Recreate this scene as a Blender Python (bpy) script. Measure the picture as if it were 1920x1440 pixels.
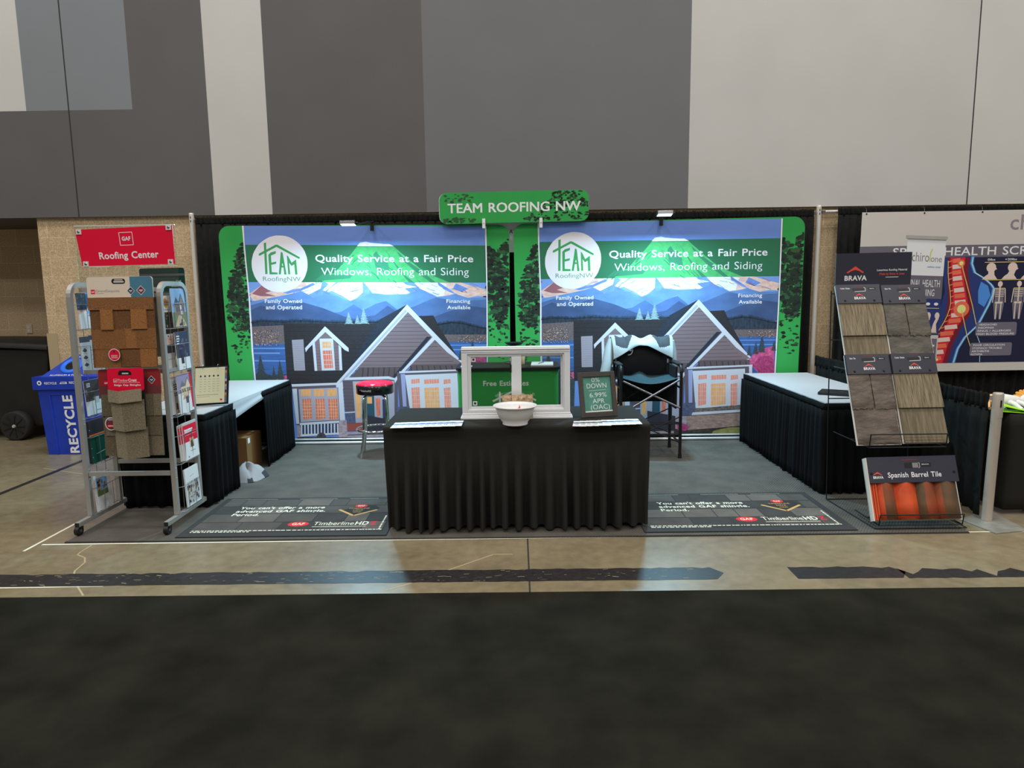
import bpy, bmesh, math, random
from mathutils import Vector, Matrix
from mathutils.geometry import tessellate_polygon

for o in list(bpy.data.objects):
    bpy.data.objects.remove(o)
C = bpy.context.scene.collection
SC = bpy.context.scene
PI = math.pi

# ------------------------------------------------------------------ camera
# world frame: X right, Y away from the viewer, Z up; photographer stands at X=0, Y=0
PITCH, ROLL, YAW, EYE, FPX = math.radians(7.82), math.radians(-0.774), math.radians(0.4), 1.665, 1290.0
fw = Vector((-math.sin(YAW) * math.cos(PITCH), math.cos(YAW) * math.cos(PITCH), -math.sin(PITCH)))
r0 = Vector((math.cos(YAW), math.sin(YAW), 0))
u0 = r0.cross(fw)
rt = r0 * math.cos(ROLL) + u0 * math.sin(ROLL)
up = -r0 * math.sin(ROLL) + u0 * math.cos(ROLL)
cd = bpy.data.cameras.new('camera')
cd.sensor_fit = 'HORIZONTAL'; cd.sensor_width = 36.0; cd.lens = FPX * 36.0 / 1920.0
cd.clip_start = 0.05; cd.clip_end = 100
cam = bpy.data.objects.new('camera', cd); C.objects.link(cam)
m3 = Matrix((rt, up, -fw)).transposed()
cam.matrix_world = Matrix.Translation((0, 0, EYE)) @ m3.to_4x4()
SC.camera = cam

# ------------------------------------------------------------------ light of the hall
SC.view_settings.view_transform = 'Standard'
SC.view_settings.look = 'None'
SC.view_settings.exposure = 0.0
SC.view_settings.gamma = 1.0
SC.view_settings.use_curve_mapping = False
w = bpy.data.worlds.new('hall_air'); SC.world = w; w.use_nodes = True
w.node_tree.nodes['Background'].inputs[0].default_value = (1.0, 0.985, 0.96, 1)
w.node_tree.nodes['Background'].inputs[1].default_value = 0.17

def area(name, loc, size, energy, col, target):
    l = bpy.data.lights.new(name, 'AREA'); l.shape = 'SQUARE'; l.size = size; l.energy = energy; l.color = col
    o = bpy.data.objects.new(name, l); C.objects.link(o); o.location = loc
    o.rotation_euler = (Vector(target) - Vector(loc)).to_track_quat('-Z', 'Y').to_euler()
    return o
for lx in (-7.5, -2.5, 2.5, 7.5):
    area('ceiling_light', (lx, 4.6, 8.6), 1.4, 130, (1.0, 0.975, 0.93), (lx, 4.6, 0))
    area('ceiling_light', (lx, 0.0, 8.6), 1.4, 130, (1.0, 0.975, 0.93), (lx, 0.0, 0))
    area('ceiling_light', (lx, -4.6, 8.6), 1.4, 130, (1.0, 0.975, 0.93), (lx, -4.6, 0))

# ------------------------------------------------------------------ materials
def lin(c):
    c = c / 255.0
    return c / 12.92 if c <= 0.04045 else ((c + 0.055) / 1.055) ** 2.4
LAMP_L, LAMP_R = 58.0, 58.0                # watts of the two clip-on lamps, aimed further down
KV = 0.62                                   # how bright the hall light leaves a white surface
MATS = {}
def mat(name, rgb, rough=0.6, metal=0.0, spec=0.4, var=0.0, vscale=8.0, bump=0.0, bscale=60.0, stretch=None, rgb2=None, k=None):
    """rgb is the colour as it looks under the plain hall light."""
    if name in MATS: return MATS[name]
    k = KV if k is None else k
    m = bpy.data.materials.new(name); m.use_nodes = True
    nt = m.node_tree; b = nt.nodes['Principled BSDF']
    col = [min(0.92, lin(c) / k) for c in rgb]
    b.inputs['Base Color'].default_value = (*col, 1)
    b.inputs['Roughness'].default_value = rough; b.inputs['Metallic'].default_value = metal
    b.inputs['Specular IOR Level'].default_value = spec
    if var or rgb2 or bump:
        tc = nt.nodes.new('ShaderNodeTexCoord'); mp = nt.nodes.new('ShaderNodeMapping')
        nt.links.new(tc.outputs['Object'], mp.inputs['Vector'])
        if stretch: mp.inputs['Scale'].default_value = stretch
    if var or rgb2:
        n = nt.nodes.new('ShaderNodeTexNoise'); n.inputs['Scale'].default_value = vscale; n.inputs['Detail'].default_value = 6
        nt.links.new(mp.outputs[0], n.inputs['Vector'])
        rp = nt.nodes.new('ShaderNodeValToRGB')
        c2 = [min(0.92, lin(c) / k) for c in rgb2] if rgb2 else [c * (1 + var) for c in col]
        c1 = col if rgb2 else [c * (1 - var) for c in col]
        rp.color_ramp.elements[0].position = 0.33; rp.color_ramp.elements[1].position = 0.67
        rp.color_ramp.elements[0].color = (*c1, 1); rp.color_ramp.elements[1].color = (*[min(.95, c) for c in c2], 1)
        nt.links.new(n.outputs['Fac'], rp.inputs['Fac']); nt.links.new(rp.outputs[0], b.inputs['Base Color'])
    if bump:
        n2 = nt.nodes.new('ShaderNodeTexNoise'); n2.inputs['Scale'].default_value = bscale; n2.inputs['Detail'].default_value = 4
        nt.links.new(mp.outputs[0], n2.inputs['Vector'])
        bp = nt.nodes.new('ShaderNodeBump'); bp.inputs['Strength'].default_value = bump; bp.inputs['Distance'].default_value = 0.01
        nt.links.new(n2.outputs['Fac'], bp.inputs['Height']); nt.links.new(bp.outputs[0], b.inputs['Normal'])
    MATS[name] = m
    return m

# paint, building
mat('paint_dark', (80, 77, 76), 0.8, var=.04, vscale=1.5)
mat('paint_mid', (94, 94, 95), 0.8, var=.03, vscale=1.5)
mat('paint_light', (166, 163, 159), 0.8, var=.03, vscale=1.2)
mat('paint_pale', (170, 168, 163), 0.8, var=.03, vscale=1.2)
mat('paint_blue', (106, 110, 113), 0.8, var=.03, vscale=1.2)
mat('seam', (42, 40, 40), 0.9)
mat('guard', (150, 132, 102), 0.6)
mat('outlet', (172, 162, 140), 0.5)
mat('tape_white', (205, 196, 178), 0.6)
mat('tape_black', (36, 34, 34), 0.42, var=.25, vscale=30)
mat('crack', (152, 138, 108), 0.6)
# cloth, plastic, metal
mat('black_drape', (21, 21, 20), 0.95, spec=.15, var=.2, vscale=20, k=.5)
mat('black_skirt', (9, 9, 10), 0.95, spec=.15, k=.5)
mat('black_cloth', (36, 35, 32), 0.95, spec=.15, bump=.15, bscale=400, k=.62)
mat('white_cloth', (152, 151, 152), 0.55, spec=.4, bump=.06, bscale=6)
mat('black_carpet', (29, 28, 23), 1.0, spec=.05, var=.28, vscale=3.0, bump=.4, bscale=300)
mat('pole', (196, 190, 180), 0.35, .3)
mat('post_grey', (166, 158, 147), 0.4, .3)
mat('galvanised', (136, 133, 124), 0.5, .4, var=.15, vscale=12)
mat('alu', (176, 172, 166), 0.35, .5, var=.04)
mat('alu_pipe', (205, 205, 205), 0.3, .6)
mat('chrome', (225, 225, 228), 0.07, 1.0, k=.9)
mat('steel', (120, 120, 124), 0.3, .9)
mat('rack_grey', (142, 140, 136), 0.45, .35)
mat('wire_grey', (120, 120, 120), 0.4, .5)
mat('black_metal', (26, 25, 25), 0.4, .2)
mat('black_plastic', (22, 22, 23), 0.45)
mat('bin_black', (26, 26, 24), 0.5, var=.15, vscale=4)
mat('tyre', (32, 31, 29), 0.7)
mat('bin_blue', (25, 50, 148), 0.42, var=.08)
mat('bin_blue_light', (38, 96, 205), 0.4)
mat('white', (215, 213, 208), 0.5)
mat('white_print', (205, 204, 204), 0.6)
mat('off_white', (190, 184, 174), 0.5)
mat('cream', (206, 196, 164), 0.6)
mat('gray_text', (110, 108, 108), 0.6)
mat('dark_text', (50, 48, 50), 0.6)
mat('gaf_red', (205, 6, 46), 0.32)
mat('gaf_darkred', (126, 34, 38), 0.35)
mat('gaf_darkred2', (92, 46, 48), 0.35)
mat('teal_head', (64, 108, 128), 0.4)
mat('teal_head2', (82, 128, 146), 0.4)
mat('beige_head', (196, 182, 164), 0.4)
mat('diamond', (44, 46, 66), 0.4)
mat('diamond_red', (96, 40, 50), 0.4)
for nme, c, c2 in (('sh_brown', (88, 58, 32), (142, 98, 62)), ('sh_brown2', (72, 50, 32), (122, 84, 54)), ('sh_brown3', (100, 66, 36), (158, 108, 64)),
                   ('sh_gray', (70, 63, 50), (122, 112, 92)), ('sh_gray2', (60, 54, 42), (106, 97, 78)), ('sh_gray3', (88, 80, 64), (136, 126, 106))):
    mat(nme, c, 0.95, spec=.2, vscale=260, rgb2=c2, bump=.5, bscale=260)
mat('shadow_gap', (20, 17, 14), 0.95)
mat('clear_edge', (190, 190, 184), 0.15, spec=.8)
# tile samples
mat('brava_navy', (44, 44, 54), 0.35, spec=.4)
mat('brava_black', (24, 24, 28), 0.4)
mat('brava_orange', (224, 66, 46), 0.5)
mat('shake', (84, 75, 60), 0.8, spec=.25, rgb2=(132, 119, 97), vscale=9, stretch=(14, 2, .55), bump=.6, bscale=9)
mat('shake2', (84, 76, 60), 0.8, spec=.25, rgb2=(112, 102, 82), vscale=7, stretch=(9, 2, .5), bump=.5, bscale=7)
mat('slate', (66, 62, 56), 0.6, spec=.35, rgb2=(90, 85, 76), vscale=7, stretch=(1, 1, 1.8), bump=.9, bscale=14)
mat('slate2', (70, 61, 55), 0.6, spec=.35, rgb2=(100, 89, 81), vscale=7, stretch=(1, 1, 2.4), bump=.9, bscale=13)
mat('barrel', (190, 76, 38), 0.6, rgb2=(164, 62, 32), vscale=9)
mat('barrel_mix', (84, 62, 40), 0.65, rgb2=(140, 62, 34), vscale=6, stretch=(1, 1, .6))
mat('barrel_dark', (70, 58, 42), 0.65, rgb2=(96, 70, 48), vscale=8)
# furniture
mat('stool_red', (222, 18, 50), 0.18, spec=.6)
mat('stool_black', (16, 16, 18), 0.18, spec=.6)
mat('canvas_black', (17, 17, 19), 0.85)
mat('canvas_teal', (25, 47, 53), 0.8)
mat('jacket_light', (136, 146, 150), 0.8, bump=.2, bscale=20)
mat('jacket_dark', (44, 47, 52), 0.8)
mat('frame_black', (30, 29, 30), 0.35, .3)
mat('window_vinyl', (222, 209, 199), 0.4)
mat('bowl', (216, 202, 202), 0.35, spec=.5)
mat('candy_red', (215, 40, 50), 0.3)
mat('candy_mix', (60, 120, 190), 0.3)
mat('picture_frame', (60, 55, 50), 0.5, var=.15, vscale=30, stretch=(1, 1, 6))
mat('chalk_green', (70, 120, 106), 0.5, var=.12, vscale=14)
mat('postcard', (186, 162, 128), 0.5, rgb2=(120, 92, 66), vscale=60)
mat('cardboard', (112, 80, 46), 0.8)
mat('grey_cloth', (132, 128, 128), 0.85)
mat('laptop', (28, 29, 32), 0.4)
mat('lime', (140, 200, 24), 0.4)
mat('plush_tan', (206, 160, 112), 0.95)
mat('plush_white', (212, 204, 196), 0.95)
mat('plush_orange', (226, 140, 62), 0.95)
# printed colours on literature
for nme, c in (('pr_sky', (120, 150, 190)), ('pr_navy', (36, 44, 66)), ('pr_blue', (62, 96, 150)), ('pr_lilac', (136, 124, 150)), ('pr_gray', (104, 102, 104)), ('pr_dark', (46, 42, 46)),
               ('pr_pink', (196, 160, 150)), ('pr_brown', (118, 88, 66)), ('pr_green', (92, 106, 62)), ('pr_sand', (178, 150, 118)), ('pr_ltgray', (170, 168, 166)), ('pr_gold', (176, 126, 56)),
               ('pr_dgreen', (18, 62, 48)), ('pr_orange', (200, 92, 40)), ('pr_purple', (92, 66, 86)), ('pr_peach', (214, 176, 146))):
    mat(nme, c, 0.4)
# banner colours
mat('banner_white', (176, 170, 164), 0.5, bump=.12, bscale=5)
mat('banner_gray', (92, 86, 96), 0.5)
mat('banner_navy', (24, 26, 52), 0.5)
mat('banner_navy2', (34, 48, 100), 0.5)
mat('banner_blue', (66, 122, 190), 0.5)
mat('banner_paleblue', (150, 190, 226), 0.5)
mat('banner_darkred', (104, 18, 34), 0.5)
mat('banner_red', (186, 30, 44), 0.5)
mat('banner_hot', (230, 96, 70), 0.5)
mat('banner_yellow', (240, 200, 120), 0.5)
mat('banner_bone', (196, 176, 166), 0.5)
mat('banner_line', (206, 178, 98), 0.5)
mat('banner_box', (96, 92, 104), 0.5)
mat('ch_text', (120, 112, 116), 0.5)
mat('ch_leaf', (176, 176, 70), 0.5)
# backdrop print
for nme, c in (('mgreen', (46, 136, 66)), ('mtree1', (34, 44, 34)), ('mtree2', (44, 74, 48)), ('mtree3', (30, 32, 30)), ('msky', (92, 118, 176)), ('msky2', (104, 130, 182)),
               ('msnowpink', (206, 158, 148)), ('msnow', (214, 208, 214)), ('mridge', (92, 116, 172)), ('mridgered', (130, 82, 90)), ('mhill1', (86, 114, 160)), ('mhill2', (70, 92, 134)), ('mhill3', (56, 72, 106)),
               ('mforest', (42, 50, 62)), ('mtown', (92, 80, 82)), ('mtown2', (176, 146, 134)), ('mtown3', (54, 52, 60)), ('mlake', (52, 80, 130)), ('mlake2', (88, 120, 172)), ('mpink', (166, 72, 112)), ('mpink2', (140, 52, 92)),
               ('mroof', (42, 39, 42)), ('mroof2', (38, 42, 52)), ('mroofline', (36, 35, 40)), ('msiding', (104, 88, 92)), ('msidline', (74, 62, 66)), ('mmetal', (80, 66, 68)), ('mdark', (48, 44, 52)),
               ('mtrim', (172, 171, 180)), ('mtrim2', (140, 141, 154)), ('msiding2', (80, 71, 80)), ('mwarm', (226, 140, 92)), ('mwarm2', (188, 100, 78)), ('mwarm3', (214, 118, 98)), ('mwarmline', (226, 178, 140)),
               ('mvent', (132, 125, 134)), ('mventline', (118, 112, 126)), ('mframe', (142, 137, 150)), ('mstone', (142, 124, 132)), ('mstone2', (132, 108, 100)), ('mstoneblue', (72, 76, 98)), ('mporchfloor', (132, 66, 58)),
               ('mdoor', (42, 66, 80)), ('mnavy', (44, 50, 76)), ('mstep', (136, 122, 130)), ('mground', (54, 46, 40)), ('mbush', (62, 56, 58)), ('mlav', (130, 132, 168)), ('mplanter', (92, 84, 80)), ('mgrass', (116, 110, 62)),
               ('mband', (42, 92, 64)), ('mbandlight', (66, 142, 84)), ('mbanddark', (50, 104, 76)), ('mwhite', (198, 192, 196)), ('mlogo', (58, 132, 76)), ('mtextgreen', (66, 112, 88)), ('mfir', (110, 128, 132)), ('mfir2', (50, 58, 62))):
    vv = dict(msky=(.05, 2, (1, 1, 3)), msnow=(.16, 16, (1, 1, 2.5)), msnowpink=(.2, 14, (1, 1, 2)), mridge=(.2, 10, (1, 1, 1)), mhill1=(.16, 5, (1, 1, 1.6)), mhill2=(.16, 4, (1, 1, 1.6)), mhill3=(.18, 4, (1, 1, 1.6)), mforest=(.3, 40, (1, 1, .5)), mtown=(.35, 60, (1, 1, 2)), mlake=(.16, 6, (1, 1, 9)),
              mpink=(.35, 36, (1, 1, 1)), mpink2=(.35, 36, (1, 1, 1)), mstone=(.28, 22, (1, 1, 2.4)), mstone2=(.28, 18, (1, 1, 2.4)), mstoneblue=(.25, 22, (1, 1, 2)), mroof=(.2, 30, (1, 1, 6)), mroof2=(.2, 30, (1, 1, 6)), mgreen=(.10, 1.6, (1, 1, .4)), mwarm=(.12, 26, (3, 1, .4)), mwarm2=(.2, 26, (4, 1, .4)), mwarm3=(.16, 26, (4, 1, .4)), mbandlight=(.14, 14, (1, 1, 1.5)),
              mground=(.4, 20, (1, 1, 3)), mstep=(.2, 14, (1, 1, 6)), mplanter=(.4, 50, (1, 1, 1)), mgrass=(.3, 20, (1, 1, 6)), mfir=(.3, 60, (1, 1, 2)), mfir2=(.35, 60, (1, 1, 2)), mbush=(.4, 60, (1, 1, 1))).get(nme)
    mat(nme, c, 0.75, spec=.2, **(dict(var=vv[0], vscale=vv[1], stretch=vv[2]) if vv else {}))

def glass(name, rgb, alpha_mix, rough=0.02):
    m = bpy.data.materials.new(name); m.use_nodes = True; nt = m.node_tree
    for n in list(nt.nodes): nt.nodes.remove(n)
    out = nt.nodes.new('ShaderNodeOutputMaterial'); mx = nt.nodes.new('ShaderNodeMixShader')
    t = nt.nodes.new('ShaderNodeBsdfTransparent'); t.inputs[0].default_value = (*rgb, 1)
    g = nt.nodes.new('ShaderNodeBsdfGlossy'); g.inputs['Roughness'].default_value = rough
    fr = nt.nodes.new('ShaderNodeFresnel'); fr.inputs[0].default_value = 1.5
    ml = nt.nodes.new('ShaderNodeMath'); ml.operation = 'MULTIPLY_ADD'; ml.inputs[1].default_value = 1.0; ml.inputs[2].default_value = alpha_mix
    nt.links.new(fr.outputs[0], ml.inputs[0]); nt.links.new(ml.outputs[0], mx.inputs[0])
    nt.links.new(t.outputs[0], mx.inputs[1]); nt.links.new(g.outputs[0], mx.inputs[2]); nt.links.new(mx.outputs[0], out.inputs[0])
    MATS[name] = m
glass('window_glass', (0.78, 0.79, 0.76), 0.03)
glass('acrylic', (0.95, 0.95, 0.93), 0.02)

def emit(name, rgb, s):
    m = bpy.data.materials.new(name); m.use_nodes = True; b = m.node_tree.nodes['Principled BSDF']
    b.inputs['Base Color'].default_value = (*rgb, 1); b.inputs['Emission Color'].default_value = (*rgb, 1); b.inputs['Emission Strength'].default_value = s
    MATS[name] = m
emit('led', (0.8, 0.95, 1.0), 4.0)

def block_mat(name, c1, c2, mo, k=KV):
    m = bpy.data.materials.new(name); m.use_nodes = True; nt = m.node_tree; b = nt.nodes['Principled BSDF']
    b.inputs['Roughness'].default_value = 0.9; b.inputs['Specular IOR Level'].default_value = .15
    tc = nt.nodes.new('ShaderNodeTexCoord'); sp = nt.nodes.new('ShaderNodeSeparateXYZ'); cb = nt.nodes.new('ShaderNodeCombineXYZ')
    nt.links.new(tc.outputs['Object'], sp.inputs[0])
    ad = nt.nodes.new('ShaderNodeMath'); ad.operation = 'ADD'; nt.links.new(sp.outputs[0], ad.inputs[0]); nt.links.new(sp.outputs[1], ad.inputs[1])
    az = nt.nodes.new('ShaderNodeMath'); az.operation = 'ADD'; az.inputs[1].default_value = -2.303 + 0.2143 * 11
    nt.links.new(sp.outputs[2], az.inputs[0])
    nt.links.new(ad.outputs[0], cb.inputs[0]); nt.links.new(az.outputs[0], cb.inputs[1])
    br = nt.nodes.new('ShaderNodeTexBrick'); br.inputs['Scale'].default_value = 1.0; br.inputs['Brick Width'].default_value = .4286; br.inputs['Row Height'].default_value = .2143
    br.inputs['Mortar Size'].default_value = .005; br.inputs['Mortar Smooth'].default_value = .3; br.offset = .5
    nt.links.new(cb.outputs[0], br.inputs['Vector'])
    A = lambda c: (*[lin(q) / k for q in c], 1)
    br.inputs['Color1'].default_value = A(c1); br.inputs['Color2'].default_value = A(c2); br.inputs['Mortar'].default_value = A(mo)
    n = nt.nodes.new('ShaderNodeTexNoise'); n.inputs['Scale'].default_value = 90; n.inputs['Detail'].default_value = 5
    nt.links.new(tc.outputs['Object'], n.inputs['Vector'])
    mx = nt.nodes.new('ShaderNodeMix'); mx.data_type = 'RGBA'; mx.blend_type = 'MULTIPLY'; mx.inputs[0].default_value = .75
    rp = nt.nodes.new('ShaderNodeValToRGB'); rp.color_ramp.elements[0].color = (.55, .55, .55, 1); rp.color_ramp.elements[1].color = (1.35, 1.33, 1.3, 1)
    rp.color_ramp.elements[0].position = .3; rp.color_ramp.elements[1].position = .7
    nt.links.new(n.outputs['Fac'], rp.inputs[0]); nt.links.new(br.outputs['Color'], mx.inputs[6]); nt.links.new(rp.outputs[0], mx.inputs[7])
    nt.links.new(mx.outputs[2], b.inputs['Base Color'])
    bp = nt.nodes.new('ShaderNodeBump'); bp.inputs['Strength'].default_value = .4; bp.inputs['Distance'].default_value = .006
    nt.links.new(n.outputs['Fac'], bp.inputs['Height']); nt.links.new(bp.outputs[0], b.inputs['Normal'])
    MATS[name] = m
block_mat('block', (172, 151, 121), (164, 143, 114), (184, 163, 131))

def concrete():
    m = bpy.data.materials.new('concrete'); m.use_nodes = True; nt = m.node_tree; b = nt.nodes['Principled BSDF']
    tc = nt.nodes.new('ShaderNodeTexCoord')
    n1 = nt.nodes.new('ShaderNodeTexNoise'); n1.inputs['Scale'].default_value = 1.1; n1.inputs['Detail'].default_value = 8; n1.inputs['Roughness'].default_value = .62
    n2 = nt.nodes.new('ShaderNodeTexNoise'); n2.inputs['Scale'].default_value = 14; n2.inputs['Detail'].default_value = 6
    for n in (n1, n2): nt.links.new(tc.outputs['Object'], n.inputs['Vector'])
    rp = nt.nodes.new('ShaderNodeValToRGB')
    A = lambda c: (*[lin(q) / .72 for q in c], 1)
    rp.color_ramp.elements[0].position = .3; rp.color_ramp.elements[1].position = .72
    rp.color_ramp.elements[0].color = A((96, 86, 66)); rp.color_ramp.elements[1].color = A((142, 130, 104))
    mx = nt.nodes.new('ShaderNodeMath'); mx.operation = 'MULTIPLY_ADD'; mx.inputs[1].default_value = .35
    nt.links.new(n2.outputs['Fac'], mx.inputs[0])
    m2 = nt.nodes.new('ShaderNodeMath'); m2.operation = 'MULTIPLY'; m2.inputs[1].default_value = .65; nt.links.new(n1.outputs['Fac'], m2.inputs[0]); nt.links.new(m2.outputs[0], mx.inputs[2])
    nt.links.new(mx.outputs[0], rp.inputs[0]); nt.links.new(rp.outputs[0], b.inputs['Base Color'])
    rr = nt.nodes.new('ShaderNodeMapRange'); rr.inputs[3].default_value = .2; rr.inputs[4].default_value = .42
    nt.links.new(n1.outputs['Fac'], rr.inputs[0]); nt.links.new(rr.outputs[0], b.inputs['Roughness'])
    b.inputs['Specular IOR Level'].default_value = .5
    MATS['concrete'] = m
concrete()

def matting(name, rgb, rough, wscale, strength, ang=0.6):
    m = bpy.data.materials.new(name); m.use_nodes = True; nt = m.node_tree; b = nt.nodes['Principled BSDF']
    b.inputs['Roughness'].default_value = rough; b.inputs['Specular IOR Level'].default_value = .3
    tc = nt.nodes.new('ShaderNodeTexCoord'); mp = nt.nodes.new('ShaderNodeMapping'); mp.inputs['Rotation'].default_value = (0, 0, ang)
    nt.links.new(tc.outputs['Object'], mp.inputs[0])
    wv = nt.nodes.new('ShaderNodeTexWave'); wv.inputs['Scale'].default_value = wscale; wv.inputs['Distortion'].default_value = 1.0; wv.inputs['Detail'].default_value = 2
    nt.links.new(mp.outputs[0], wv.inputs['Vector'])
    n = nt.nodes.new('ShaderNodeTexNoise'); n.inputs['Scale'].default_value = 5; n.inputs['Detail'].default_value = 8; nt.links.new(tc.outputs['Object'], n.inputs['Vector'])
    ml = nt.nodes.new('ShaderNodeMath'); ml.operation = 'MULTIPLY_ADD'; ml.inputs[1].default_value = .35; nt.links.new(wv.outputs['Fac'], ml.inputs[0]); nt.links.new(n.outputs['Fac'], ml.inputs[2])
    rp = nt.nodes.new('ShaderNodeValToRGB'); col = [lin(c) / .72 for c in rgb]
    rp.color_ramp.elements[0].position = .35; rp.color_ramp.elements[1].position = .95
    rp.color_ramp.elements[0].color = (*[c * .75 for c in col], 1); rp.color_ramp.elements[1].color = (*[c * 1.3 for c in col], 1)
    nt.links.new(ml.outputs[0], rp.inputs[0]); nt.links.new(rp.outputs[0], b.inputs['Base Color'])
    bp = nt.nodes.new('ShaderNodeBump'); bp.inputs['Strength'].default_value = strength; bp.inputs['Distance'].default_value = .004
    nt.links.new(wv.outputs['Fac'], bp.inputs['Height']); nt.links.new(bp.outputs[0], b.inputs['Normal'])
    MATS[name] = m
matting('rib_mat', (76, 72, 66), .85, 18, .5)
matting('mat_a', (74, 70, 66), .9, 45, .4)
matting('mat_b', (92, 86, 80), .9, 45, .4)
matting('mat_c', (58, 56, 54), .9, 45, .4)
mat('mat_line', (40, 38, 37), .9)
mat('mat_edge', (44, 43, 42), .8)
mat('mat_text', (206, 196, 176), .8)
mat('mat_gold', (176, 136, 78), .8)
mat('mat_red', (190, 34, 40), .8)

# ------------------------------------------------------------------ mesh helpers
class MB:
    def __init__(s): s.v = []; s.f = []; s.m = []; s.sm = []; s.T = None
    def add(s, vs, fs, m, smooth=False):
        o = len(s.v)
        s.v += [tuple(s.T @ Vector(p)) if s.T else tuple(p) for p in vs]
        for f in fs:
            s.f.append([i + o for i in f]); s.m.append(m); s.sm.append(smooth)
    def box(s, lo, hi, m):
        x0, y0, z0 = lo; x1, y1, z1 = hi
        s.add([(x0, y0, z0), (x1, y0, z0), (x1, y1, z0), (x0, y1, z0), (x0, y0, z1), (x1, y0, z1), (x1, y1, z1), (x0, y1, z1)],
              [(0, 3, 2, 1), (4, 5, 6, 7), (0, 1, 5, 4), (1, 2, 6, 5), (2, 3, 7, 6), (3, 0, 4, 7)], m)
    def bar(s, p0, p1, w, h, m, upv=(0, 0, 1)):
        p0, p1 = Vector(p0), Vector(p1); d = (p1 - p0).normalized(); u = Vector(upv)
        if abs(d.dot(u)) > .95: u = Vector((0, 1, 0))
        a = d.cross(u).normalized() * (w / 2); b = a.cross(d).normalized() * (h / 2)
        vs = [p + i * a + j * b for p in (p0, p1) for i, j in ((-1, -1), (1, -1), (1, 1), (-1, 1))]
        s.add(vs, [(0, 1, 2, 3), (7, 6, 5, 4), (0, 4, 5, 1), (1, 5, 6, 2), (2, 6, 7, 3), (3, 7, 4, 0)], m)
    def tube(s, pts, r, m, n=10, closed=False, ph=0.0, smooth=True):
        pts = [Vector(p) for p in pts]; k = len(pts); vs = []; prev = None
        for i, p in enumerate(pts):
            if closed: d = pts[(i + 1) % k] - pts[i - 1]
            else: d = pts[min(i + 1, k - 1)] - pts[max(i - 1, 0)]
            d.normalize()
            if prev is None:
                a = d.orthogonal().normalized()
                for ax in (Vector((0, 0, 1)), Vector((1, 0, 0)), Vector((0, 1, 0))):
                    if abs(d.dot(ax)) < .3: a = (ax - d * ax.dot(d)).normalized(); break
            else: a = (prev - d * prev.dot(d)).normalized()
            prev = a; b = d.cross(a); rr = r[i] if isinstance(r, (list, tuple)) else r
            if not closed and 0 < i < k - 1:
                c = (pts[i] - pts[i - 1]).normalized().dot((pts[i + 1] - pts[i]).normalized()); 
            vs += [p + (a * math.cos(2 * PI * j / n + ph) + b * math.sin(2 * PI * j / n + ph)) * rr for j in range(n)]
        fs = []
        for i in range(k if closed else k - 1):
            for j in range(n):
                q = (i + 1) % k
                fs.append((i * n + j, i * n + (j + 1) % n, q * n + (j + 1) % n, q * n + j))
        s.add(vs, fs, m, smooth)
        if not closed:
            s.add(vs[:n], [tuple(range(n - 1, -1, -1))], m); s.add(vs[-n:], [tuple(range(n))], m)
    def cyl(s, p0, p1, r, m, n=20, r2=None): s.tube([p0, p1], [r, r if r2 is None else r2], m, n)
    def lathe(s, c, prof, m, n=36, smooth=True):
        c = Vector(c); vs = []
        for r, z in prof: vs += [c + Vector((r * math.cos(2 * PI * j / n), r * math.sin(2 * PI * j / n), z)) for j in range(n)]
        fs = [(i * n + j, i * n + (j + 1) % n, (i + 1) * n + (j + 1) % n, (i + 1) * n + j) for i in range(len(prof) - 1) for j in range(n)]
        s.add(vs, fs, m, smooth)
        if prof[0][0] > 1e-4: s.add(vs[:n], [tuple(range(n - 1, -1, -1))], m)
        if prof[-1][0] > 1e-4: s.add(vs[-n:], [tuple(range(n))], m)
    def grid(s, rows, m, smooth=True, mf=None):
        """rows: list of equally long rows of points; mf(i,j) picks a material per cell"""
        a, b = len(rows), len(rows[0]); vs = [p for r in rows for p in r]
        if mf is None:
            s.add(vs, [(i * b + j, i * b + j + 1, (i + 1) * b + j + 1, (i + 1) * b + j) for i in range(a - 1) for j in range(b - 1)], m, smooth)
        else:
            o = len(s.v); s.add(vs, [], m)
            for i in range(a - 1):
                for j in range(b - 1):
                    s.f.append([o + i * b + j, o + i * b + j + 1, o + (i + 1) * b + j + 1, o + (i + 1) * b + j]); s.m.append(mf(i, j)); s.sm.append(smooth)
    def prism(s, pts, d, m):
        """planar outline pts (3D) extruded along vector d"""
        pts = [Vector(p) for p in pts]; n = len(pts); d = Vector(d)
        tri = tessellate_polygon([pts])
        vs = pts + [p + d for p in pts]
        s.add(vs, [tuple(t) for t in tri] + [tuple(i + n for i in reversed(t)) for t in tri] + [(i, (i + 1) % n, (i + 1) % n + n, i + n) for i in range(n)], m)
    def build(s, name, parent=None, bevel=0.0, seg=2, solid=0.0, loc=None):
        me = bpy.data.meshes.new(name)
        base = Vector((0, 0, 0))
        if parent is not None:
            p = parent
            while p is not None: base += p.location; p = p.parent
        else:
            if loc is not None: base = Vector(loc)
            else:
                xs = [v[0] for v in s.v]; ys = [v[1] for v in s.v]; zs = [v[2] for v in s.v]
                base = Vector(((min(xs) + max(xs)) / 2, (min(ys) + max(ys)) / 2, min(zs)))
        me.from_pydata([(v[0] - base.x, v[1] - base.y, v[2] - base.z) for v in s.v], [], s.f)
        slots = {}
        for i, p in enumerate(me.polygons):
            k = s.m[i]
            if k not in slots: slots[k] = len(slots); me.materials.append(MATS[k])
            p.material_index = slots[k]; p.use_smooth = s.sm[i]
        me.update()
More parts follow.
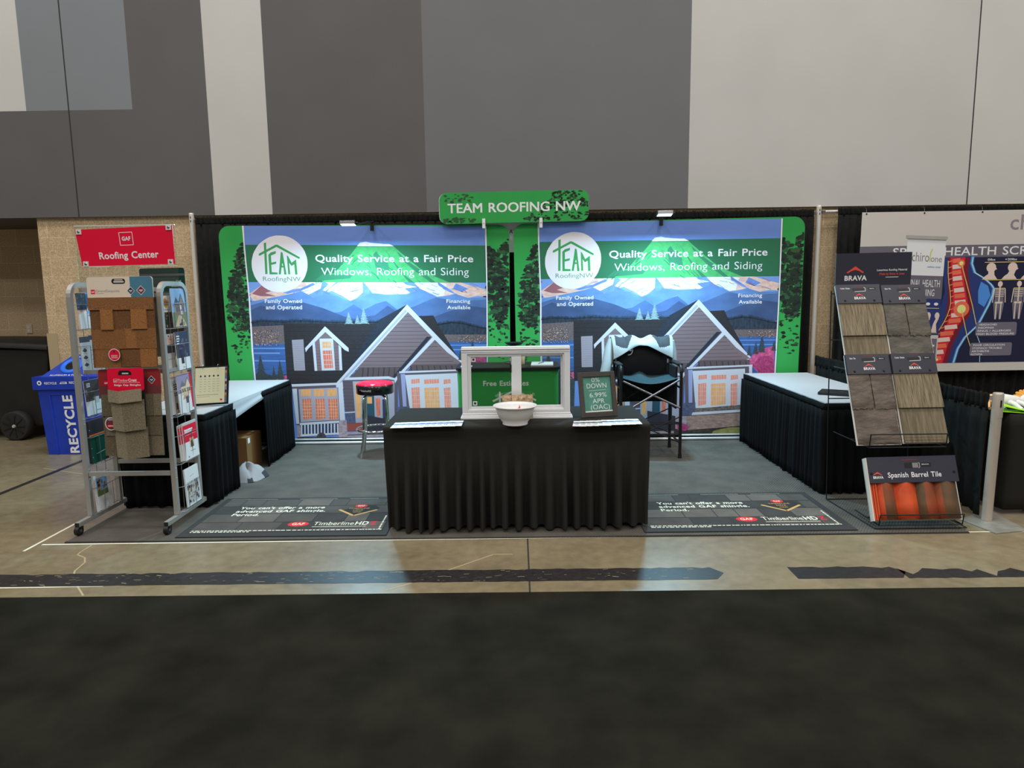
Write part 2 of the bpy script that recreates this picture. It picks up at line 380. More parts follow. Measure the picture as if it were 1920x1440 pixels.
        if bevel:
            bm = bmesh.new(); bm.from_mesh(me)
            bmesh.ops.recalc_face_normals(bm, faces=bm.faces[:])
            ed = [e for e in bm.edges if len(e.link_faces) == 2 and e.calc_face_angle(0) > .6]
            bmesh.ops.bevel(bm, geom=ed, offset=bevel, segments=seg, profile=.5, affect='EDGES', clamp_overlap=True)
            bm.to_mesh(me); bm.free()
        o = bpy.data.objects.new(name, me); C.objects.link(o)
        if solid:
            md = o.modifiers.new('thickness', 'SOLIDIFY'); md.thickness = solid; md.offset = 0
        if parent is not None: o.parent = parent
        else: o.location = base
        return o

def tag(o, label, cat, group=None, kind=None):
    o['label'] = label; o['category'] = cat
    if group: o['group'] = group
    if kind: o['kind'] = kind
    return o
def thing(name, label, cat, loc, group=None):
    o = bpy.data.objects.new(name, None); C.objects.link(o); o.location = loc; o.empty_display_size = .1
    return tag(o, label, cat, group)
def struct(o): o['kind'] = 'structure'; return o

# lettering: outlines of the built-in font, turned into faces of the printed part
_glyph = {}
def glyphs(txt, bold=0.0):
    k = (txt, bold)
    if k not in _glyph:
        cu = bpy.data.curves.new('t', 'FONT'); cu.body = txt; cu.size = 1.0; cu.resolution_u = 3; cu.offset = bold; cu.space_character = 1.0 + 2.2 * max(0, bold); cu.space_word = 1.25; cu.fill_mode = 'FRONT'
        o = bpy.data.objects.new('t', cu); C.objects.link(o)
        dg = bpy.context.evaluated_depsgraph_get(); dg.update()
        ev = o.evaluated_get(dg); me = ev.to_mesh()
        _glyph[k] = ([(v.co.x, v.co.y) for v in me.vertices], [tuple(p.vertices) for p in me.polygons])
        ev.to_mesh_clear(); bpy.data.objects.remove(o); bpy.data.curves.remove(cu)
    return _glyph[k]
_H = max(y for x, y in glyphs('H')[0])

class Sheet:
    """A printed face: coordinates run 0..W to the right and 0..H downwards; each print layer lies a hair above those under it."""
    def __init__(s, mb, tl, tr, bl, br=None, W=1000.0, H=1000.0, eps=0.00015, base=1):
        s.mb = mb; s.tl, s.tr, s.bl = Vector(tl), Vector(tr), Vector(bl); s.br = Vector(br) if br else s.tr + s.bl - s.tl
        s.n = (s.bl - s.tl).cross(s.tr - s.tl).normalized(); s.W, s.H, s.eps, s.base = W, H, eps, base; s.done = []
    def pt(s, u, v, d=0.0):
        u /= s.W; v /= s.H
        return s.tl * (1 - u) * (1 - v) + s.tr * u * (1 - v) + s.bl * (1 - u) * v + s.br * u * v + s.n * d
    def lay(s, pts):
        b = (min(p[0] for p in pts), min(p[1] for p in pts), max(p[0] for p in pts), max(p[1] for p in pts)); k = s.base
        for c, l in s.done:
            if l >= k and b[0] < c[2] and b[2] > c[0] and b[1] < c[3] and b[3] > c[1]: k = l + 1
        s.done.append((b, k)); return k * s.eps
    def poly(s, m, pts, d=None):
        d = s.lay(pts) if d is None else d
        P = [s.pt(*p, d) for p in pts]
        if len(pts) <= 4 and len(pts) == 3: s.mb.add(P, [(0, 1, 2)], m); return
        flat = [Vector((p[0], p[1], 0)) for p in pts]
        s.mb.add(P, [tuple(t) for t in tessellate_polygon([flat])], m)
    def rect(s, m, u0, v0, u1, v1, d=None): s.poly(m, [(u0, v0), (u1, v0), (u1, v1), (u0, v1)], d)
    def disc(s, m, u, v, ru, rv=None, n=28, d=None):
        rv = ru if rv is None else rv
        s.poly(m, [(u + ru * math.cos(2 * PI * i / n), v + rv * math.sin(2 * PI * i / n)) for i in range(n)], d)
    def line(s, m, pts, wd, d=None):
        d = s.lay(pts) if d is None else d
        for a, b in zip(pts, pts[1:]):
            L = math.hypot(b[0] - a[0], b[1] - a[1]) or 1; nx, ny = -(b[1] - a[1]) / L * wd / 2, (b[0] - a[0]) / L * wd / 2
            s.mb.add([s.pt(a[0] + nx, a[1] + ny, d), s.pt(b[0] + nx, b[1] + ny, d), s.pt(b[0] - nx, b[1] - ny, d), s.pt(a[0] - nx, a[1] - ny, d)], [(0, 1, 2, 3)], m)
    def frame(s, m, u0, v0, u1, v1, wd): s.line(m, [(u0, v0), (u1, v0), (u1, v1), (u0, v1), (u0, v0)], wd)
    def text(s, m, txt, u0, u1, vb, cap, bold=0.0, vb2=None, slant=0.0, upright=True):
        """baseline from (u0,vb) to (u1,vb2); upright=False runs the words up the sheet: u0..u1 is then the span in v (bottom to top) and vb the baseline in u"""
        copies = [(0, 0)]
        if bold > .004 and 'M' in txt:                       # this letter's outline cannot be thickened directly
            copies = [(bold * i, bold * j) for i, j in ((-.9, -.6), (.9, -.6), (-.9, .6), (.9, .6), (0, 0))]; bold = 0.0
        vs, fs = glyphs(txt, bold); x0 = min(v[0] for v in vs); x1 = max(v[0] for v in vs); vb2 = vb if vb2 is None else vb2
        P = []
        for x, y in vs:
            t = (x - x0) / (x1 - x0); q = y / _H
            if upright: P.append((u0 + (u1 - u0) * t + slant * cap * q, vb + (vb2 - vb) * t - q * cap))
            else: P.append((vb - q * cap, u0 + (u1 - u0) * t))
        d = s.lay(P); q = cap / _H
        for i, (cx, cy) in enumerate(copies):
            s.mb.add([s.pt(p[0] + cx * q, p[1] + cy * q, d + i * s.eps * .12) for p in P], fs, m)
    def block(s, m, u0, v0, u1, v1, d0, d1, d1b=None):
        """raised slab on the sheet; d1 at its top edge, d1b at its bottom edge"""
        d1b = d1 if d1b is None else d1b
        q = [(u0, v0), (u1, v0), (u1, v1), (u0, v1)]
        vs = [s.pt(*p, d0) for p in q] + [s.pt(*p, e) for p, e in zip(q, (d1, d1, d1b, d1b))]
        s.mb.add(vs, [(4, 5, 6, 7), (0, 4, 7, 3), (1, 2, 6, 5), (0, 1, 5, 4), (3, 7, 6, 2)], m)

def arc(c, r, a0, a1, n): return [(c[0] + r * math.cos(a0 + (a1 - a0) * i / n), c[1] + r * math.sin(a0 + (a1 - a0) * i / n)) for i in range(n + 1)]
def rrect(u0, v0, u1, v1, ru, rv, n=6):
    P = []
    for cu, cv, a in ((u0 + ru, v0 + rv, PI), (u1 - ru, v0 + rv, 1.5 * PI), (u1 - ru, v1 - rv, 0), (u0 + ru, v1 - rv, .5 * PI)):
        P += [(cu + ru * math.cos(a + PI / 2 * i / n), cv + rv * math.sin(a + PI / 2 * i / n)) for i in range(n + 1)]
    return P

def resample(path, ds):
    path = [Vector((*p, 0)) for p in path]; out = []
    for a, b in zip(path, path[1:]):
        n = max(1, int((b - a).length / ds))
        out += [(a + (b - a) * i / n, (b - a).normalized()) for i in range(n)]
    out.append((path[-1], (path[-1] - path[-2]).normalized())); return out
def pleats(mb, path, z0, z1, m, amp_bot, amp_top, wl, seed, rows=10, hem=.0, head=.0, out=1.0):
    """hanging cloth gathered in pleats along a floor path; the outside is to the right of the walking direction"""
    rnd = random.Random(seed); P = resample(path, wl / 7); ph = 0; R = [[] for _ in range(rows + 1)]; f = 1.0; am = 1.0; lift = 0
    fr = [0]
    for i, (p, d) in enumerate(P):
        if i: ph += 2 * PI * (P[i][0] - P[i - 1][0]).length / (wl * f)
        if ph > fr[-1] + 2 * PI: fr.append(ph); f = rnd.uniform(.7, 1.45); am = rnd.uniform(.55, 1.25); lift = rnd.uniform(0, hem)
        n = Vector((d.y, -d.x, 0)) * out
        for k in range(rows + 1):
            t = k / rows; z = z1 + (z0 + lift - z1) * t
            a = (amp_top + (amp_bot - amp_top) * t ** .8) * am
            o = a * math.sin(ph + .5 * math.sin(t * 3 + i * .05)) + .25 * a * math.sin(2.3 * ph + 1.7 * t)
            q = p + n * (o + amp_bot); R[k].append((q.x, q.y, z))
    if head:
        R.insert(0, [(x + (rnd.random() - .5) * .004, y, z1 + head + rnd.uniform(-.006, .006)) for x, y, z in R[0]])
    mb.grid(R, m)
ART = [('msky',[(86,0),(921,7),(916,1001),(85,990)]),('msky2',[(87,246),(920,256),(919,356),(87,346)]),('msnowpink',[(91,307),(138,267),(176,247),(317,249),(314,324),(272,295),(211,320),(146,341),(102,338)]),('msnowpink',[(640,252),(813,254),(862,275),(919,295),(918,328),(888,323),(856,332),(828,329),(812,311),(780,324),(747,326),(715,300),(672,288)]),('msnow',[(272,291),(317,249),(689,253),(781,268),(769,322),(747,324),(688,289),(644,313),(569,314),(515,305),(487,318),(443,342),(417,320),(380,296),(358,303),(319,322)]),('mridge',[(196,294),(272,284),(316,259),(324,267),(272,295),(223,308)]),('mridge',[(349,249),(370,264),(348,292),(366,301),(319,324),(293,316),(342,285)]),('mridge',[(397,257),(414,250),(372,285),(363,301),(401,321),(438,343),(378,339),(347,310)]),('mridge',[(489,251),(515,294),(525,319),(487,336),(454,343),(488,304)]),('mridge',[(624,252),(667,260),(688,289),(736,321),(671,324),(634,288),(678,281),(640,270)]),('mridge',[(748,254),(754,261),(796,297),(812,315),(791,306),(753,275)]),('mridge',[(813,265),(856,291),(834,305),(861,312),(802,290)]),('mridgered',[(101,307),(138,267),(158,290),(197,283),(147,304),(184,319),(130,318)]),('mhill1',[(91,343),(184,322),(250,305),(272,297),(314,326),(358,308),(401,325),(443,344),(487,322),(515,308),(569,317),(644,315),(688,292),(747,329),(812,315),(855,333),(918,331),(917,442),(90,432)]),('mhill2',[(92,361),(146,340),(249,334),(312,385),(355,400),(409,393),(454,358),(486,387),(530,358),(568,344),(616,395),(671,367),(742,329),(812,347),(918,341),(918,446),(91,436)]),('mhill3',[(93,382),(129,361),(193,383),(270,345),(345,374),(420,415),(452,426),(528,409),(573,366),(615,403),(724,425),(779,397),(855,369),(919,381),(918,464),(91,454)]),('mforest',[(93,436),(126,428),(207,434),(267,429),(375,437),(544,438),(543,481),(92,476)]),('mforest',[(745,451),(794,441),(832,445),(887,464),(919,471),(919,515),(744,513)]),('mtown',[(93,458),(212,452),(208,543),(92,541)]),('mtown',[(761,502),(919,504),(919,540),(760,538)]),('mlake',[(92,538),(211,538),(207,711),(91,710)]),('mlake',[(766,536),(919,537),(918,728),(774,726)]),('mlake2',[(93,556),(205,557),(205,563),(93,562)]),('mlake2',[(93,578),(185,579),(185,586),(93,585)]),('mlake2',[(93,614),(203,616),(203,622),(93,620)]),('mlake2',[(787,550),(919,551),(919,556),(787,554)]),('mlake2',[(793,570),(920,572),(919,577),(792,576)]),('mfir2',[(91,680),(116,672),(148,686),(209,680),(200,991),(86,990)]),('mpink',[(166,703),(181,689),(203,686),(207,719),(166,718)]),('mpink',[(823,654),(835,623),(852,600),(875,593),(911,579),(916,741),(873,725)]),('mpink2',[(837,670),(859,631),(894,625),(912,648),(915,741),(873,717)]),('mroof',[(675,415),(732,413),(750,462),(825,634),(813,652),(733,527)]),('mroof',[(204,445),(541,449),(638,363),(649,389),(399,729),(204,728)]),('mroof2',[(541,431),(638,363),(649,389),(502,575),(406,699),(476,553)]),('mroofline',[(207,459),(532,463),(532,465),(207,461)]),('mroofline',[(207,479),(525,483),(525,485),(207,482)]),('mroofline',[(207,500),(518,503),(518,506),(207,502)]),('mroofline',[(207,520),(511,524),(511,526),(207,522)]),('mroofline',[(207,540),(504,544),(504,546),(207,543)]),('mroofline',[(207,561),(497,564),(497,567),(207,563)]),('mroofline',[(207,581),(490,585),(490,587),(207,584)]),('mroofline',[(207,602),(483,605),(483,607),(207,604)]),('mroofline',[(207,622),(476,626),(476,628),(207,625)]),('mroofline',[(207,643),(469,646),(469,648),(207,645)]),('mroofline',[(208,663),(462,667),(461,669),(207,666)]),('mroofline',[(208,684),(454,687),(454,689),(207,686)]),('mroofline',[(208,705),(447,708),(447,710),(208,707)]),('msiding',[(641,388),(434,655),(830,649)]),('msidline',[(623,416),(658,415),(658,417),(623,418)]),('msidline',[(610,433),(670,432),(670,434),(610,435)]),('msidline',[(596,450),(682,450),(682,452),(596,452)]),('msidline',[(583,467),(695,467),(695,469),(583,469)]),('msidline',[(570,484),(707,485),(707,487),(570,487)]),('msidline',[(556,502),(719,502),(719,504),(556,504)]),('msidline',[(543,519),(731,520),(731,522),(543,521)]),('msidline',[(530,536),(744,537),(744,540),(530,538)]),('msidline',[(516,554),(756,555),(756,557),(516,556)]),('msidline',[(503,571),(768,573),(768,575),(503,573)]),('msidline',[(489,588),(781,590),(781,593),(489,591)]),('msidline',[(476,606),(793,608),(793,610),(476,608)]),('msidline',[(462,623),(806,626),(805,628),(462,625)]),('msidline',[(449,641),(818,644),(818,646),(449,643)]),('mmetal',[(465,653),(624,652),(590,700),(428,701)]),('mdark',[(476,653),(479,654),(475,700),(472,700)]),('mdark',[(494,654),(498,654),(494,700),(490,700)]),('mdark',[(513,654),(516,654),(512,700),(509,700)]),('mdark',[(532,654),(535,654),(531,701),(528,701)]),('mdark',[(550,654),(554,654),(550,701),(546,701)]),('mdark',[(569,655),(572,655),(568,701),(565,701)]),('mdark',[(588,655),(591,655),(587,701),(584,701)]),('mdark',[(606,655),(610,655),(606,702),(602,701)]),('mtrim',[(641,361),(650,386),(406,726),(402,758),(382,767),(377,728)]),('mtrim2',[(641,375),(646,384),(394,733),(388,728)]),('mtrim',[(641,361),(830,631),(823,650),(636,386)]),('msiding2',[(402,713),(598,708),(594,918),(408,937)]),('msidline',[(402,721),(441,721),(441,723),(402,723)]),('msidline',[(402,737),(441,738),(441,740),(402,739)]),('msidline',[(401,753),(440,754),(440,756),(401,756)]),('msidline',[(401,770),(440,770),(440,772),(401,772)]),('msidline',[(400,786),(439,787),(439,789),(400,788)]),('msidline',[(400,803),(439,803),(439,805),(400,805)]),('msidline',[(399,819),(439,820),(439,822),(399,821)]),('msidline',[(399,836),(438,836),(438,838),(399,838)]),('msidline',[(398,852),(438,853),(438,855),(398,854)]),('mroof2',[(707,511),(723,512),(593,703),(582,697)]),('msiding',[(726,534),(646,643),(830,639),(808,616)]),('msidline',[(708,557),(744,556),(744,559),(708,560)]),('msidline',[(695,575),(758,574),(758,576),(695,577)]),('msidline',[(682,592),(771,592),(771,594),(681,594)]),('msidline',[(668,610),(785,610),(785,612),(668,612)]),('msidline',[(655,627),(799,627),(798,630),(654,629)]),('mmetal',[(651,645),(826,642),(825,682),(623,693)]),('mdark',[(644,647),(648,647),(652,687),(649,687)]),('mdark',[(665,647),(668,647),(673,688),(670,688)]),('mdark',[(686,647),(689,647),(694,688),(691,688)]),('mdark',[(707,647),(710,648),(715,688),(712,688)]),('mdark',[(728,648),(731,648),(736,688),(733,688)]),('mdark',[(749,648),(752,648),(757,689),(753,689)]),('mdark',[(769,648),(773,648),(778,689),(774,689)]),('mdark',[(790,649),(794,649),(799,689),(795,689)]),('mdark',[(811,649),(814,649),(819,689),(816,689)]),('mtrim',[(729,510),(735,526),(598,709),(589,729),(586,709)]),('msiding2',[(596,690),(829,682),(826,928),(610,925)]),('mtrim',[(618,690),(829,681),(829,694),(618,700)]),('msiding',[(349,483),(302,540),(303,667),(402,666),(403,560)]),('msidline',[(311,544),(404,545),(404,546),(311,545)]),('msidline',[(310,558),(403,559),(403,560),(310,559)]),('msidline',[(310,572),(403,573),(403,574),(310,573)]),('msidline',[(309,585),(402,587),(402,588),(309,587)]),('msidline',[(309,599),(402,601),(402,602),(309,601)]),('msidline',[(309,613),(402,614),(402,616),(308,615)]),('msidline',[(308,627),(401,628),(401,630),(308,629)]),('msidline',[(308,641),(401,642),(401,644),(308,643)]),('msidline',[(307,655),(400,656),(400,658),(307,657)]),('mtrim',[(302,540),(311,533),(314,667),(305,667)]),('mtrim',[(394,545),(403,558),(403,665),(393,665)]),('mtrim',[(328,516),(376,516),(378,665),(330,666)]),('mwarm',[(337,531),(368,530),(368,559),(337,560)]),('mwarm2',[(337,572),(369,571),(371,654),(339,656)]),('mtrim',[(338,544),(371,545),(371,547),(338,546)]),('mtrim',[(337,589),(370,590),(369,592),(337,592)]),('mtrim',[(336,616),(369,616),(369,618),(336,618)]),('mtrim',[(335,636),(368,636),(368,638),(335,638)]),('mtrim',[(347,530),(348,530),(349,654),(348,654)]),('mtrim',[(355,530),(356,530),(358,654),(357,654)]),('mtrim',[(363,530),(364,530),(366,654),(365,654)]),('mtrim',[(350,459),(352,483),(286,563),(277,579),(275,560)]),('mtrim',[(350,459),(429,561),(429,579),(416,571),(346,480)]),('mvent',[(230,521),(271,519),(271,665),(232,665)]),('mventline',[(234,530),(272,530),(272,532),(234,531)]),('mventline',[(233,540),(272,541),(272,542),(233,542)]),('mventline',[(233,550),(271,551),(271,552),(233,552)]),('mventline',[(233,560),(271,561),(271,562),(233,562)]),('mventline',[(232,571),(271,571),(271,573),(232,572)]),('mventline',[(232,581),(270,581),(270,583),(232,582)]),('mventline',[(232,591),(270,592),(270,593),(232,593)]),('mventline',[(231,601),(270,602),(269,603),(231,603)]),('mventline',[(231,612),(269,612),(269,614),(231,613)]),('mventline',[(230,622),(269,622),(269,624),(230,623)]),('mventline',[(230,632),(268,633),(268,634),(230,634)]),('mventline',[(230,642),(268,643),(268,644),(230,644)]),('mventline',[(229,653),(268,653),(268,655),(229,654)]),('msiding2',[(220,740),(389,734),(405,910),(229,921)]),('mtrim',[(218,729),(381,724),(381,734),(218,741)]),('mtrim',[(221,751),(237,750),(238,918),(227,919)]),('mframe',[(243,753),(383,747),(383,901),(244,910)]),('mwarm',[(252,754),(286,751),(286,785),(251,787)]),('mwarm',[(298,754),(334,752),(333,785),(297,788)]),('mwarm',[(345,755),(378,753),(378,786),(345,788)]),('mwarm2',[(254,800),(286,798),(286,893),(254,898)]),('mwarmline',[(255,820),(287,820),(287,821),(254,821)]),('mwarmline',[(254,835),(287,835),(287,837),(254,836)]),('mwarmline',[(253,850),(286,851),(286,852),(253,852)]),('mwarmline',[(253,866),(286,866),(286,868),(253,867)]),('mwarmline',[(252,881),(285,882),(285,883),(252,883)]),('mwarmline',[(262,799),(263,799),(262,894),(261,894)]),('mwarmline',[(270,799),(271,799),(270,895),(269,895)]),('mwarmline',[(278,799),(279,799),(278,895),(277,895)]),('mwarm2',[(301,800),(334,799),(334,894),(300,899)]),('mwarmline',[(301,820),(335,821),(335,822),(301,821)]),('mwarmline',[(300,836),(334,836),(334,837),(300,837)]),('mwarmline',[(300,851),(334,851),(334,853),(300,852)]),('mwarmline',[(299,867),(333,867),(333,868),(299,868)]),('mwarmline',[(299,882),(333,882),(333,884),(299,883)]),('mwarmline',[(309,800),(310,800),(309,895),(308,895)]),('mwarmline',[(317,800),(318,800),(317,895),(316,895)]),('mwarmline',[(326,800),(327,800),(326,895),(325,895)]),('mwarm2',[(347,801),(380,799),(380,895),(347,900)]),('mwarmline',[(348,821),(381,821),(381,822),(348,822)]),('mwarmline',[(347,836),(381,837),(381,838),(347,838)]),('mwarmline',[(347,852),(380,852),(380,853),(347,853)]),('mwarmline',[(346,867),(380,868),(380,869),(346,868)]),('mwarmline',[(346,883),(379,883),(379,884),(346,884)]),('mwarmline',[(356,800),(357,800),(356,896),(355,896)]),('mwarmline',[(364,800),(365,800),(364,896),(363,896)]),('mwarmline',[(372,800),(373,800),(372,896),(371,896)]),('mtrim',[(385,726),(401,724),(404,904),(385,905)]),('mtrim',[(377,731),(401,721),(400,742),(379,747)]),('mstoneblue',[(405,869),(442,866),(442,917),(408,920)]),('mtrim',[(404,865),(441,862),(441,867),(404,870)]),('mporchfloor',[(408,920),(530,918),(529,952),(409,955)]),('mframe',[(438,718),(586,718),(582,912),(442,917)]),('mwarm',[(445,725),(468,724),(461,892),(446,895)]),('mdoor',[(485,756),(512,756),(511,908),(483,909)]),('mwarm',[(487,793),(504,793),(504,825),(486,825)]),('mwarm2',[(517,800),(533,799),(532,882),(519,887)]),('mnavy',[(541,805),(556,805),(555,904),(540,906)]),('mtrim',[(412,700),(567,696),(588,706),(588,714),(563,709),(411,712)]),('mstone',[(381,904),(409,902),(411,988),(377,990)]),('mstone',[(228,923),(243,921),(241,983),(228,985)]),('mnavy',[(243,916),(381,908),(379,968),(242,976)]),('mtrim',[(240,914),(382,905),(381,916),(240,925)]),('mtrim',[(244,918),(249,918),(247,971),(242,973)]),('mtrim',[(256,918),(261,918),(259,971),(254,974)]),('mtrim',[(267,919),(273,918),(271,971),(266,974)]),('mtrim',[(279,919),(284,918),(283,971),(277,974)]),('mtrim',[(291,919),(296,918),(295,971),(289,974)]),('mtrim',[(303,919),(308,919),(306,972),(301,974)]),('mtrim',[(315,919),(320,919),(318,972),(313,974)]),('mtrim',[(327,919),(332,919),(330,972),(325,974)]),('mtrim',[(339,920),(344,919),(342,972),(337,975)]),('mtrim',[(351,920),(356,919),(354,972),(349,975)]),('mtrim',[(362,920),(368,919),(366,972),(361,975)]),('mtrim',[(374,920),(379,920),(378,972),(373,975)]),('mtrim',[(241,969),(379,963),(379,971),(240,980)]),('mstep',[(409,961),(529,954),(581,955),(579,1009),(410,1004)]),('mdark',[(410,974),(580,967),(580,970),(410,978)]),('mdark',[(410,988),(580,985),(580,988),(410,991)]),('mground',[(228,983),(411,985),(580,1003),(579,1009),(228,1004)]),('mbush',[(296,992),(302,970),(315,961),(328,968),(334,987),(331,992)]),('msiding2',[(596,678),(837,668),(844,903),(605,904)]),('mlav',[(610,686),(625,685),(627,841),(614,844)]),('mtrim',[(605,673),(837,666),(837,673),(605,682)]),('mtrim',[(625,691),(811,684),(816,861),(639,867)]),('mtrim',[(825,672),(836,671),(843,909),(832,909)]),('mwarm3',[(647,712),(676,709),(677,729),(647,733)]),('mwarm3',[(646,752),(675,748),(676,849),(648,856)]),('mtrim',[(647,766),(675,767),(675,768),(647,767)]),('mtrim',[(647,787),(676,787),(676,789),(647,788)]),('mtrim',[(648,807),(676,808),(676,809),(648,808)]),('mtrim',[(648,827),(676,828),(676,829),(648,829)]),('mtrim',[(654,710),(655,710),(655,732),(654,732)]),('mtrim',[(654,751),(655,751),(657,853),(656,853)]),('mtrim',[(661,710),(662,710),(662,732),(661,732)]),('mtrim',[(661,751),(662,751),(664,853),(663,853)]),('mtrim',[(668,710),(669,711),(670,732),(669,732)]),('mtrim',[(668,751),(669,751),(671,853),(671,853)]),('mwarm3',[(692,713),(745,711),(746,731),(693,734)]),('mwarm',[(692,753),(744,750),(746,850),(694,857)]),('mtrim',[(692,767),(744,768),(745,770),(692,769)]),('mtrim',[(693,788),(745,789),(745,790),(693,789)]),('mtrim',[(693,808),(746,809),(746,811),(693,809)]),('mtrim',[(694,829),(746,830),(746,831),(694,830)]),('mtrim',[(701,711),(701,711),(702,733),(701,733)]),('mtrim',[(701,752),(701,752),(704,854),(703,854)]),('mtrim',[(709,711),(710,712),(711,733),(710,733)]),('mtrim',[(709,752),(710,752),(713,854),(712,854)]),('mtrim',[(718,712),(719,712),(720,734),(719,734)]),('mtrim',[(718,752),(719,752),(722,854),(721,854)]),('mtrim',[(727,712),(728,712),(729,734),(728,734)]),('mtrim',[(727,752),(728,752),(731,855),(730,855)]),('mtrim',[(736,712),(737,712),(738,734),(737,734)]),('mtrim',[(736,753),(737,753),(740,855),(739,855)]),('mwarm3',[(762,714),(786,712),(787,732),(762,736)]),('mwarm3',[(762,755),(785,751),(787,851),(764,858)]),('mtrim',[(762,769),(786,769),(786,771),(762,770)]),('mtrim',[(763,789),(786,790),(786,791),(763,791)]),('mtrim',[(763,810),(787,810),(787,811),(763,811)]),('mtrim',[(764,830),(787,831),(787,832),(764,831)]),('mtrim',[(768,713),(768,713),(769,735),(768,735)]),('mtrim',[(768,753),(769,753),(771,855),(770,855)]),('mtrim',[(774,713),(775,713),(775,735),(774,735)]),('mtrim',[(774,754),(775,754),(777,856),(777,856)]),('mtrim',[(780,713),(781,713),(781,735),(780,735)]),('mtrim',[(780,754),(781,754),(784,856),(783,856)]),('mplanter',[(623,870),(821,852),(822,883),(624,885)]),('mtrim',[(624,887),(843,874),(843,885),(626,900)]),('mstone2',[(605,904),(843,890),(845,957),(611,971)]),('mstone',[(567,906),(607,898),(608,961),(568,967)]),('mstoneblue',[(589,842),(638,840),(638,867),(621,904),(590,905)]),('mground',[(563,964),(615,971),(845,950),(918,952),(920,1000),(563,992)]),('mgrass',[(706,976),(758,961),(918,955),(920,996),(697,992)]),('mpink2',[(572,945),(586,937),(610,945),(616,961),(606,974),(577,972)]),('mdark',[(466,876),(567,903),(568,973),(468,971)]),('mband',[(90,85),(919,94),(920,263),(87,253)]),('mbandlight',[(475,96),(603,98),(648,150),(690,196),(738,232),(791,261),(349,256),(344,228),(393,214),(427,165),(449,137)]),('mbanddark',[(530,131),(541,117),(551,138),(578,160),(587,223),(561,195),(544,223),(534,180)]),('mbanddark',[(611,118),(653,167),(695,207),(743,261),(727,261),(674,210),(626,153)]),('mbanddark',[(568,103),(594,153),(635,224),(667,260),(651,260),(614,202)]),('mbanddark',[(322,249),(350,221),(458,222),(446,240),(381,246)]),('msnow',[(475,94),(486,78),(507,74),(521,79),(547,82),(571,85),(587,85),(603,96)]),('mwhite',[(83,0),(89,0),(88,91),(93,332),(91,570),(93,710),(87,990),(81,990),(88,710),(85,570),(88,332),(84,91)]),('mwhite',[(917,7),(922,7),(923,298),(918,1001),(913,1001),(919,298)]),('mwhite',[(301,173),(300,187),(298,202),(294,216),(290,229),(284,242),(277,253),(270,264),(261,274),(252,282),(242,289),(232,294),(221,298),(210,301),(199,301),(188,300),(177,298),(167,294),(157,288),(148,281),(139,272),(132,263),(125,252),(119,240),(114,227),(111,213),(108,199),(107,185),(107,171),(108,156),(111,142),(114,128),(119,115),(125,103),(131,91),(139,80),(148,71),(157,63),(167,56),(177,50),(187,47),(198,44),(209,44),(220,45),(231,47),(241,51),(251,57),(260,64),(268,72),(276,82),(283,93),(289,104),(294,117),(297,130),(300,144),(301,158)]),('mlogo',[(154,78),(162,75),(160,217),(152,218)]),('mlogo',[(133,133),(136,124),(195,85),(202,86),(276,143),(274,150),(268,147),(197,95),(138,134)]),('mlogo',[(167,131),(176,120),(194,114),(193,125),(176,134),(176,166),(193,161),(192,171),(175,176),(175,209),(195,211),(195,219),(167,219)]),('mlogo',[(211,117),(217,122),(226,220),(218,220),(217,188),(210,188),(206,219),(199,219)]),('mlogo',[(231,133),(236,139),(246,167),(262,152),(264,220),(256,221),(255,174),(245,181),(237,167),(239,219),(232,219)]),('mwhite',[(213,170),(215,170),(216,181),(212,181)])]
ART_TEXT = [('RoofingNW',143,274,249,251,20,'mtextgreen',0),('Quality Service at a Fair Price',329,875,163,169,31,'mwhite',1),('Windows, Roofing and Siding',347,859,224,229,34,'mwhite',0),('Family Owned',144,274,349,350,17,'mwhite',1),('and Operated',146,273,378,379,18,'mwhite',1),('Financing',779,862,355,356,16,'mwhite',1),('Available',781,862,384,385,16,'mwhite',1)]
ART_FIRS = [('mfir',435,393,450,17),('mfir',465,407,450,12),('mfir',488,371,450,19),('mfir2',114,587,718,26),('mfir2',159,641,718,13),('mfir2',182,615,718,19),('mfir2',867,532,609,15),('mfir2',846,562,616,11),('mfir2',910,556,602,10),('mfir2',824,573,623,10)]
# ------------------------------------------------------------------ setting
b = MB(); b.box((-14, -7, -.1), (14, 9.2, 0), 'concrete')
for pl in ([(-2.87, 4.42), (-2.87, 4.3), (-2.86, 4.25), (-2.78, 4.2), (-2.73, 4.12), (-2.71, 3.99), (-2.67, 3.91), (-2.53, 3.74), (-2.44, 3.64)],
           [(-.76, 3.66), (-.65, 3.74), (-.46, 3.91), (-.16, 4.18), (-.04, 4.18)], [(-4.62, 6.51), (-4.42, 6.42), (-4.09, 6.27)]):
    for p, q in zip(pl, pl[1:]):
        d = Vector((q[0] - p[0], q[1] - p[1])).normalized() * .005
        b.add([(p[0] - d.y, p[1] + d.x, .0006), (p[0] + d.y, p[1] - d.x, .0006), (q[0] + d.y, q[1] - d.x, .0006), (q[0] - d.y, q[1] + d.x, .0006)], [(0, 1, 2, 3)], 'crack')
b.add([(.053, 3.5, .0005), (.063, 3.5, .0005), (.065, 4.6, .0005), (.055, 4.6, .0005)], [(0, 1, 2, 3)], 'seam')
struct(b.build('floor', loc=(0, 0, 0)))

